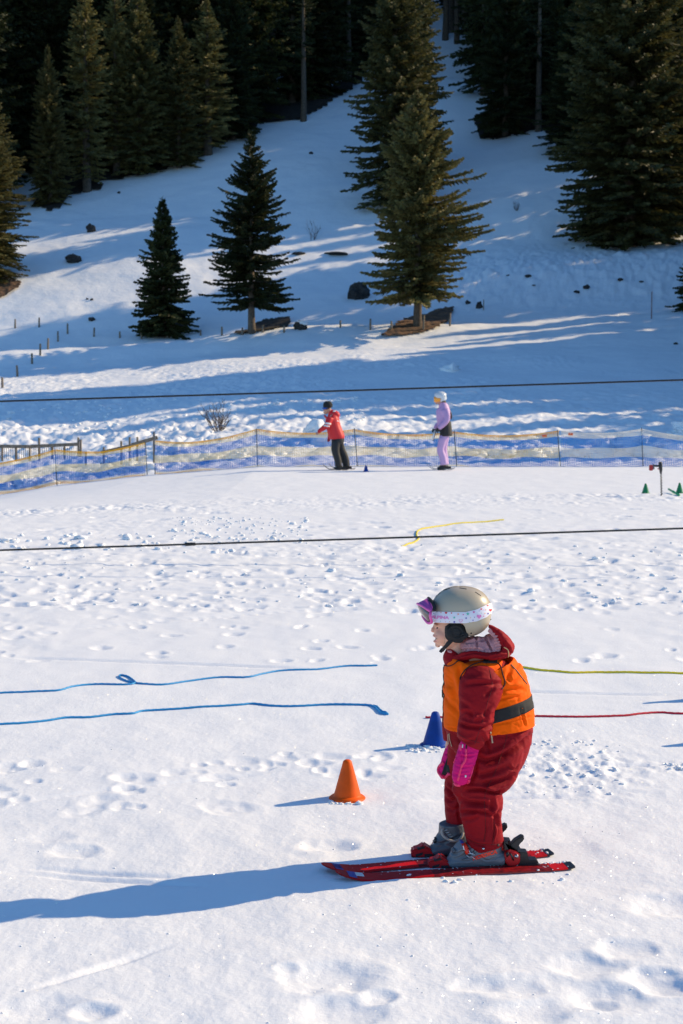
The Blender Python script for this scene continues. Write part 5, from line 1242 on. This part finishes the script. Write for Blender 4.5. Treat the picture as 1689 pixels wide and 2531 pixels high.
# ---- skis with bindings (each ski is lifted off on its own)
def prism(mb, poly, Y0, Y1, mi=0, Y=None):
    A = [P(*R3(x, y), Y0) for x, y in poly]; n = len(A)
    V = [Vector((p.x, Y0, p.z)) for p in A]+[Vector((p.x, Y1, p.z)) for p in A]
    mb.add(V, [tuple(range(n))[::-1], tuple(range(n, 2*n))]+[(i, (i+1) % n, n+(i+1) % n, n+i) for i in range(n)], mi)
def ski(near, label):
    if near: tip = flat(874, 2182); tail = flat(1420, 2150); sh = .0; lift = 36; tipx = 833
    else: tip = flat(838, 2162); tail = flat(1366, 2117); lift = 36
    a = Vector((tail[0], tail[1]+.034, 0)); c = Vector((tip[0], tip[1]+.034, 0)); d = (c-a); L = d.length; u = d.normalized(); w_ = Vector((-u.y, u.x, 0))
    gz = -.001; tot = L+.055
    root = empty('ski', a, label, 'ski', 'pair of short red skis under the child')
    N = 60; sec = []
    for i in range(N+1):
        s_ = tot*i/N; f = s_/tot
        hw_ = np.interp(f, [0, .02, .10, .45, .80, .90, .955, .985, 1], [.026, .032, .035, .029, .036, .040, .034, .022, .008])
        z = gz+ (1.0*max(0, s_-L*.90)**1.75 if s_ > L*.90 else 0)+(.0016*((.05-f)/.05)*3 if f < .05 else 0)
        thk = np.interp(f, [0, .2, .5, .8, 1], [.005, .007, .009, .007, .004])
        sec.append((a+u*(s_*(1-.0))+Vector((0, 0, z)), hw_, thk))
    V = []
    for p, h, t_ in sec:
        V += [p+w_*h, p-w_*h, p-w_*h+Vector((0,0,t_*.55)), p-w_*(h*.88)+Vector((0,0,t_)), p+w_*(h*.88)+Vector((0,0,t_)), p+w_*h+Vector((0,0,t_*.55))]
    mb = MB(); k = 6
    def grp(i0, i1, mt, ms):
        for i in range(i0, i1):
            for e in range(6):
                q = (i*k+e, i*k+(e+1) % k, (i+1)*k+(e+1) % k, (i+1)*k+e); mb.f.append(q); mb.m.append(mt if e in (2, 3, 4) else ms)
    mb.v = [tuple(v) for v in V]; grp(0, 2, 2, 2); grp(2, 6, 0, 3); grp(6, 36, 1, 3); grp(36, N, 0, 3)
    mb.f += [tuple(range(6)), tuple(N*k+e for e in range(5, -1, -1))]; mb.m += [2, 0]
    sk_ = mb.build('board', [SKIR, SKID, SKIB, SKIW], root, smooth=False)
    def top(s_, off, z): i = min(N, int(s_*N)); p, h, t_ = sec[i]; return p+w_*(off*h)+Vector((0,0,t_+z))
    mb = MB(); 
    for s0, s1, mi_, o0, o1 in ((.925, .955, 0, -.8, .8), (.895, .925, 1, -.7, .2) if near else (.93, .95, 0, -.5, .5)):
        n0, n1 = int(s0*N), int(s1*N)
        for i in range(n0, n1):
            A = [top(i/N+.001, o0, .0008), top(i/N+.001, o1, .0008), top((i+1)/N+.001, o1, .0008), top((i+1)/N+.001, o0, .0008)]; mb.add(A, [(0,1,2,3)], mi_)
    mb.build('tip_decal', [DBLUE, WHT], sk_, smooth=False)
    ox, oy = (0, 0) if near else (-98, -68); Y0 = YC+(-.075 if near else .030)
    root.location = a; bd = empty('binding', Vector(), None); bd.location = P(*R3(900+ox, 350+oy), Y0); bd.parent = root; bd.matrix_parent_inverse = Matrix.Translation(-root.location)
    q = lambda pts: [(x+ox, y+oy) for x, y in pts]
    mb = MB(); prism(mb, q([(662,352),(800,350),(805,349),(1060,342),(1060,340),(1300,318),(1318,330),(1316,343),(1180,362),(1100,372),(690,386),(668,380)]), Y0-.026, Y0+.022); mb.build('plate', BINDK, bd, bevel=.002)
    mb = MB(); prism(mb, q([(657,322),(668,308),(700,300),(735,278),(752,290),(798,318),(794,352),(760,357),(668,356),(662,345)]), Y0-.026, Y0+.020); mb.build('toe_piece', BINDR, bd, bevel=.005)
    mb = MB(); prism(mb, q([(738,332),(785,330),(780,352),(740,352)]), Y0-.0275, Y0+.0); prism(mb, q([(685,335),(730,322),(728,338),(690,350)]), Y0-.0275, Y0+.0); prism(mb, q([(695,300),(735,288),(745,298),(700,310)]), Y0-.0278, Y0-.01); mb.build('toe_insert', BINDK, bd, bevel=.001)
    mb = MB(); c_ = P(*R3(1152+ox, 278+oy), Y0)
    mb.tube([c_+Vector((0,-.031,0)), c_+Vector((0,-.028,0)), c_+Vector((0,.022,0)), c_+Vector((0,.024,0))], [.021, .0245, .0245, .021], 24); prism(mb, q([(1108,268),(1140,235),(1180,248),(1205,265),(1198,300),(1160,318),(1118,300)]), Y0-.026, Y0+.020); mb.build('heel_piece', BINDR, bd, bevel=.002)
    mb = MB(); mb.tube([P(*R3(1180+ox,276+oy), Y0-.034), P(*R3(1180+ox,276+oy), Y0-.030)], .0065, 14); mb.build('heel_screw', STEEL, bd)
    mb = MB(); prism(mb, q([(1140,262),(1150,260),(1170,300),(1160,304)]), Y0-.0332, Y0-.030); prism(mb, q([(1118,262),(1132,250),(1140,270),(1124,285)]), Y0-.0332, Y0-.030); mb.build('heel_marks', BINDK, bd)
    mb = MB(); prism(mb, q([(1108,192),(1130,188),(1137,235),(1188,250),(1245,255),(1254,300),(1300,300),(1312,318),(1180,335),(1100,345),(1060,350),(1070,335),(1180,312),(1200,295),(1205,262),(1150,236),(1112,240)]), Y0-.023, Y0+.018); mb.build('heel_housing', BINDK, bd, bevel=.0015)
    mb = MB(); prism(mb, q([(1137,222),(1168,185),(1205,162),(1222,158),(1229,168),(1224,185),(1202,205),(1190,228),(1188,252),(1148,250)]), Y0-.017, Y0+.012); mb.build('heel_lever', BINDK, bd, bevel=.003)
    mb = MB(); prism(mb, q([(1115,334),(1188,328),(1188,332),(1116,339)]), Y0-.0275, Y0-.0255); mb.build('pale_print', WHT, bd)
    # snow stuck to the ski
    r = random.Random(3 if near else 4); mb = MB()
    for _ in range(90):
        f = r.choice([r.uniform(.02, .16), r.uniform(.04, .95)]); e = r.choice([-1, -.9, -.8, r.uniform(-1, 1)]); i = int(f*N); p, h, t_ = sec[i]; s_ = r.uniform(.0006, .0018)*(2.0 if f < .16 else 1)
        mb.ell(p+w_*(e*h*.98)+u*r.uniform(-.01, .01)+Vector((0, 0, t_)), (s_*1.5, s_, s_*.7), 6, 4)
    mb.build('stuck_snow', SNOW, root); root.children[-1]['kind'] = 'stuff'
    return root
ski(True, 'near red ski of the child, its tail in front at lower right'); ski(False, 'far red ski of the child, its tip reaching farthest to the left')

# ------------------------------------------------------------------ the two adults by the net
z4p = lambda x, y: (740+x/3.564, 940+y/3.564); Z4 = 3.564
YA = hit(960, 1162).y
YA = min(YA, 32.9)
RED = mat('red_jacket', (.62,.012,.018), .55); LIL = mat('lilac_jacket', (.52,.31,.55), .6); BLK2 = mat('black_trousers', (.018,.017,.017), .7); WHTC = mat('white_cloth', (.8,.8,.8), .6)
LILT = mat('lilac_trousers', (.54,.34,.58), .6); SK2 = mat('face', (.50,.27,.19), .5); WHELM = mat('white_helmet', (.62,.65,.68), .3); KNIT = mat('black_knit', (.012,.012,.013), .9, bump=.004, bscale=60)
GLASS = mat('blue_sunglasses', (.01,.08,.40), .1); ORG2 = mat('orange_goggle_lens', (.95,.36,.02), .15, coat=.5); BRN = mat('brown_hair', (.12,.055,.03), .6)
def part(name, rings_list, m, parent, vox=.02, sm_=2, extra=None):
    b = MB()
    for rg in rings_list: loft(b, z4p, Z4, rg, Y=YA, sub=3, n=14)
    if extra: extra(b)
    return finish(name, fuse(b, vox, sm_), m, parent)
E4 = lambda b, x, y, rx, ry, dy, rd: ellp(b, z4p, Z4, x, y, rx, ry, dy, rd, Y=YA)
def adult(label, x0, y0):
    p = P(*z4p(x0, y0), YA); return empty('person', p, label, 'person')
def hand(name, conv_pts, dy, m, parent, s=1.0):
    """palm, four curled fingers of different lengths and a thumb at the side"""
    b = MB(); (x, y), (dx, dy_) = conv_pts; k = s
    loft(b, z4p, Z4, [(x, y, 11*k, dy, .022),(x+dx*.4, y+dy_*.4, 14*k, dy, .03),(x+dx*.75, y+dy_*.75, 13*k, dy, .03)], Y=YA, sub=2, n=10)
    for i, L in enumerate((.85, 1.0, .95, .75)):
        o = (i-1.5)*.016; loft(b, z4p, Z4, [(x+dx*.7, y+dy_*.7, 4.6*k, dy+o, .010),(x+dx*(.75+.3*L)+2, y+dy_*(.75+.3*L), 4.4*k, dy+o, .0095),(x+dx*(.75+.5*L)+7, y+dy_*(.75+.5*L)-2, 4*k, dy+o*.9, .009)], Y=YA, sub=2, n=8)
    loft(b, z4p, Z4, [(x+dx*.25, y+dy_*.25, 5*k, dy-.02, .011),(x+dx*.5-9, y+dy_*.5+2, 4.6*k, dy-.028, .010),(x+dx*.8-10, y+dy_*.8+2, 4*k, dy-.025, .009)], Y=YA, sub=2, n=8)
    return finish(name, fuse(b, .006, 1), m, parent)
# skier in red
g = adult('adult in red hooded jacket, black trousers and black knit hat, arm stretched forward', 370, 792)
part('body', [[(256,205,24,0,.07),(252,230,30,0,.085),(245,262,28,0,.075),(240,285,16,0,.045)], [(262,260,20,0,.05),(285,310,26,0,.06),(300,340,34,0,.11),(315,420,30,0,.10),(330,490,24,0,.09)],
   [(338,535,18,-.07,.05),(322,580,20,-.10,.055),(318,640,22,-.10,.06),(345,750,16,-.10,.045)], [(345,535,18,.07,.05),(358,580,20,.10,.055),(380,650,24,.11,.06),(412,755,16,.11,.045)]], SK2, g, .014, 2,
   lambda b: (E4(b, 216, 262, 8, 8, 0, .018), E4(b, 220, 285, 10, 8, 0, .025), E4(b, 232, 292, 14, 9, 0, .03), E4(b, 272, 262, 6, 12, -.085, .012)))
part('knit_hat', [[(252,183,20,0,.05),(252,196,36,0,.09),(252,215,43,0,.11),(256,236,44,0,.112),(262,250,34,0,.105)]], KNIT, g, .014, 2)
MB().tube([P(*z4p(214,248), YA+.07), P(*z4p(212,248), YA), P(*z4p(216,250), YA-.07), P(*z4p(250,244), YA-.10)], [.02,.024,.024,.008], 8).build('sunglasses', GLASS, g)
jk = part('jacket', [[(262,285,30,0,.08),(285,300,48,0,.12),(292,340,60,0,.17),(300,400,64,0,.18),(318,460,68,0,.18),(335,500,66,0,.17),(338,516,62,0,.165)],
   [(270,330,34,-.15,.07),(250,385,28,-.20,.065),(225,412,25,-.22,.06),(190,438,20,-.22,.052),(165,458,15,-.22,.045)], [(300,340,34,.15,.07),(290,420,27,.20,.06),(275,480,22,.20,.05),(262,520,17,.18,.042)],
   [(300,285,26,0,.10),(335,300,24,0,.10),(340,320,18,0,.08)], [(232,320,10,0,.05),(218,305,8,0,.03)]], RED, g, .016, 3)
folds(jk, z4p, Z4, [([(280,420),(320,440),(370,430)], .012, 14), ([(270,350),(300,370),(340,360)], .010, 14), ([(290,480),(340,470)], .008, 10), ([(220,420),(240,440)], .01, 8)], noise=.006, nscale=6) if False else None
tj = bvh(jk)
for q in ([(224,370),(280,378),(276,392),(224,384)], [(212,390),(268,402),(262,414),(208,400)]): patch('white_stripe', tj, q, 6, 2, WHTC, jk, conv=z4p, off=.006, th=.006)
patch('white_lettering', tj, [(330,356),(350,358),(350,363),(330,361)], 3, 1, WHTC, jk, conv=z4p, off=.005, th=.005)
patch('white_collar_patch', tj, [(298,258),(322,256),(322,276),(300,278)], 3, 3, WHTC, jk, conv=z4p, off=.01, th=.01)
part('trousers', [[(338,505,56,0,.155),(340,530,58,0,.155),(338,560,50,0,.14)], [(325,540,42,-.08,.09),(318,600,38,-.10,.085),(325,650,34,-.10,.08),(340,700,32,-.10,.08),(348,760,32,-.10,.085)],
   [(350,540,40,.08,.09),(362,600,40,.10,.085),(385,650,38,.11,.08),(405,700,36,.11,.08),(418,762,30,.11,.085)]], BLK2, g, .016, 2)
hand('hand', ((163,458),(-8,22)), -.22, SK2, g); hand('glove', ((262,518),(-6,22)), .18, mat('dark_red_glove', (.30,.01,.02), .6), g)
for dyo, xs_ in ((-.10, 345), (.11, 400)): part('ski_boot', [[(xs_-28,782,9,dyo,.05),(xs_,774,16,dyo,.055),(xs_+26,772,18,dyo,.05)], [(xs_+10,775,26,dyo,.05),(xs_+8,750,28,dyo,.055)]], BLK2, g, .012, 1)
def askis(g, xs_, label, m, tipy=788, ltail=62):
    for i, (dyo, x_, w) in enumerate(xs_):
        a = P(*z4p(x_-110, 792), YA+dyo); b = P(*z4p(x_+ltail, 790), YA+dyo); a.z = float(ground(a.x, a.y))+.02; b.z = float(ground(b.x, b.y))+.02
        d = (b-a).normalized(); root = empty('adult_ski', (a+b)/2, label[i], 'ski')
        mb = MB(); pts = [a-d*.14+Vector((0,0,.11)), a-d*.08+Vector((0,0,.05)), a, a.lerp(b, .3), a.lerp(b, .7), b, b+d*.02+Vector((0,0,.03))]
        V = []; ws = [.02,.055,.06,.042,.042,.055,.04]
        for p_, w_ in zip(pts, ws): V += [p_+Vector((0,-w_,0)), p_+Vector((0,w_,0)), p_+Vector((0,w_,.014)), p_+Vector((0,-w_,.014))]
        mb.add(V, [(i_*4+e, i_*4+(e+1) % 4, (i_+1)*4+(e+1) % 4, (i_+1)*4+e) for i_ in range(6) for e in range(4)]+[(3,2,1,0),(24,25,26,27)]); mb.build('board', m, root, smooth=False)
        mb = MB(); mb.box(a.lerp(b, .45)+Vector((0,0,.03)), (.09,.035,.02)); mb.box(a.lerp(b, .72)+Vector((0,0,.035)), (.06,.035,.028)); mb.build('binding', BLK2, root, bevel=.008)
askis(g, [(-.10, 372, 0), (.11, 425, 0)], ['nearer dark ski of the adult in red', 'farther dark ski of the adult in red, heel end raised'], mat('adult_ski_dark', (.04,.012,.014), .4))
# skier in lilac
g = adult('adult in lilac ski wear, white helmet and orange mirrored goggles, standing with hands together', 1265, 788)
part('body', [[(1240,140,34,0,.08),(1238,175,36,0,.085),(1232,200,30,0,.07)], [(1245,195,20,0,.05),(1262,240,30,0,.08),(1272,310,36,0,.11),(1280,400,34,0,.11),(1285,480,32,0,.11)],
   [(1272,480,22,-.07,.06),(1254,600,18,-.08,.055),(1272,740,14,-.08,.045)], [(1285,480,22,.07,.06),(1272,600,18,.08,.055),(1290,740,14,.08,.045)]], SK2, g, .014, 2,
   lambda b: (E4(b, 1202, 186, 8, 7, 0, .018), E4(b, 1210, 202, 12, 8, 0, .03)))
hl = part('helmet', [[(1244,98,20,0,.05),(1244,112,46,0,.10),(1245,134,56,0,.13),(1258,156,44,0,.13),(1268,182,34,0,.12)]], WHELM, g, .014, 2)
gg = part('goggles', [[(1240,166,26,0,.135),(1215,167,30,0,.11),(1186,168,25,0,.07)]], ORG2, g, .012, 1)
part('goggle_strap', [[(1244,160,12,-.108,.014),(1262,150,10,-.112,.014),(1285,142,9,-.09,.014)], [(1238,168,16,-.095,.015),(1242,175,14,-.095,.015)]], BLK2, g, .010, 1)
part('hair', [[(1262,180,24,0,.08),(1275,200,20,0,.07),(1285,230,14,.03,.05)], [(1290,225,12,.06,.04),(1325,280,14,.14,.035),(1338,320,11,.15,.03),(1335,345,6,.15,.02)]], mat('dark_hair', (.03,.016,.012), .6), g, .012, 1)
jk = part('jacket', [[(1235,210,26,0,.07),(1262,225,46,0,.13),(1268,270,62,0,.17),(1266,320,60,0,.17),(1272,370,56,0,.165),(1276,400,56,0,.165)],
   [(1280,260,38,-.14,.065),(1300,310,32,-.19,.062),(1298,350,28,-.21,.058),(1272,385,25,-.22,.055),(1245,410,22,-.21,.05),(1228,425,18,-.20,.045)], [(1262,260,34,.14,.065),(1262,320,28,.19,.06),(1240,370,24,.21,.055),(1205,410,20,.20,.05),(1195,425,16,.19,.045)]], LIL, g, .016, 2)
part('jacket_hem', [[(1285,365,50,0,.170),(1290,400,52,0,.172),(1292,450,55,0,.175),(1294,492,56,0,.178)]], BLK2, g, .016, 1)
part('trousers', [[(1278,485,44,0,.15),(1276,520,42,0,.145)], [(1268,510,38,-.07,.088),(1252,570,34,-.08,.082),(1245,620,33,-.08,.08),(1265,680,32,-.08,.08),(1275,745,33,-.08,.085)], [(1285,510,36,.07,.088),(1272,600,32,.08,.08),(1282,680,30,.08,.08),(1290,745,30,.08,.085)]], LILT, g, .016, 2)
hand('glove', ((1228,420),(-10,38)), -.19, BLK2, g, 1.5); hand('glove', ((1192,428),(-10,38)), .17, BLK2, g, 1.5)
for dyo, xs_ in ((-.08, 1258), (.08, 1272)): part('ski_boot', [[(xs_-42,782,10,dyo,.05),(xs_-15,774,16,dyo,.055),(xs_+20,772,20,dyo,.05)], [(xs_+10,775,32,dyo,.05),(xs_+12,750,34,dyo,.055)]], BLK2, g, .012, 1)
askis(g, [(-.08, 1285, 0), (.08, 1300, 0)], ['nearer grey ski of the adult in lilac', 'farther grey ski of the adult in lilac'], mat('adult_ski_grey', (.30,.31,.33), .3))
p = P(*z4p(1172, 470), YA-.05); root = empty('ski_poles', p, 'pale folded ski poles hanging from the gloves of the adult in lilac', 'ski poles')
for i in (0, 1): MB().tube([P(*z4p(1196+i*8, 440), YA-.12+i*.04), P(*z4p(1178+i*6, 500), YA-.12+i*.04), P(*z4p(1172+i*8, 530), YA-.12+i*.04)], [.016, .022, .018], 8).build('pole', BLK2 if i else WHT, root)
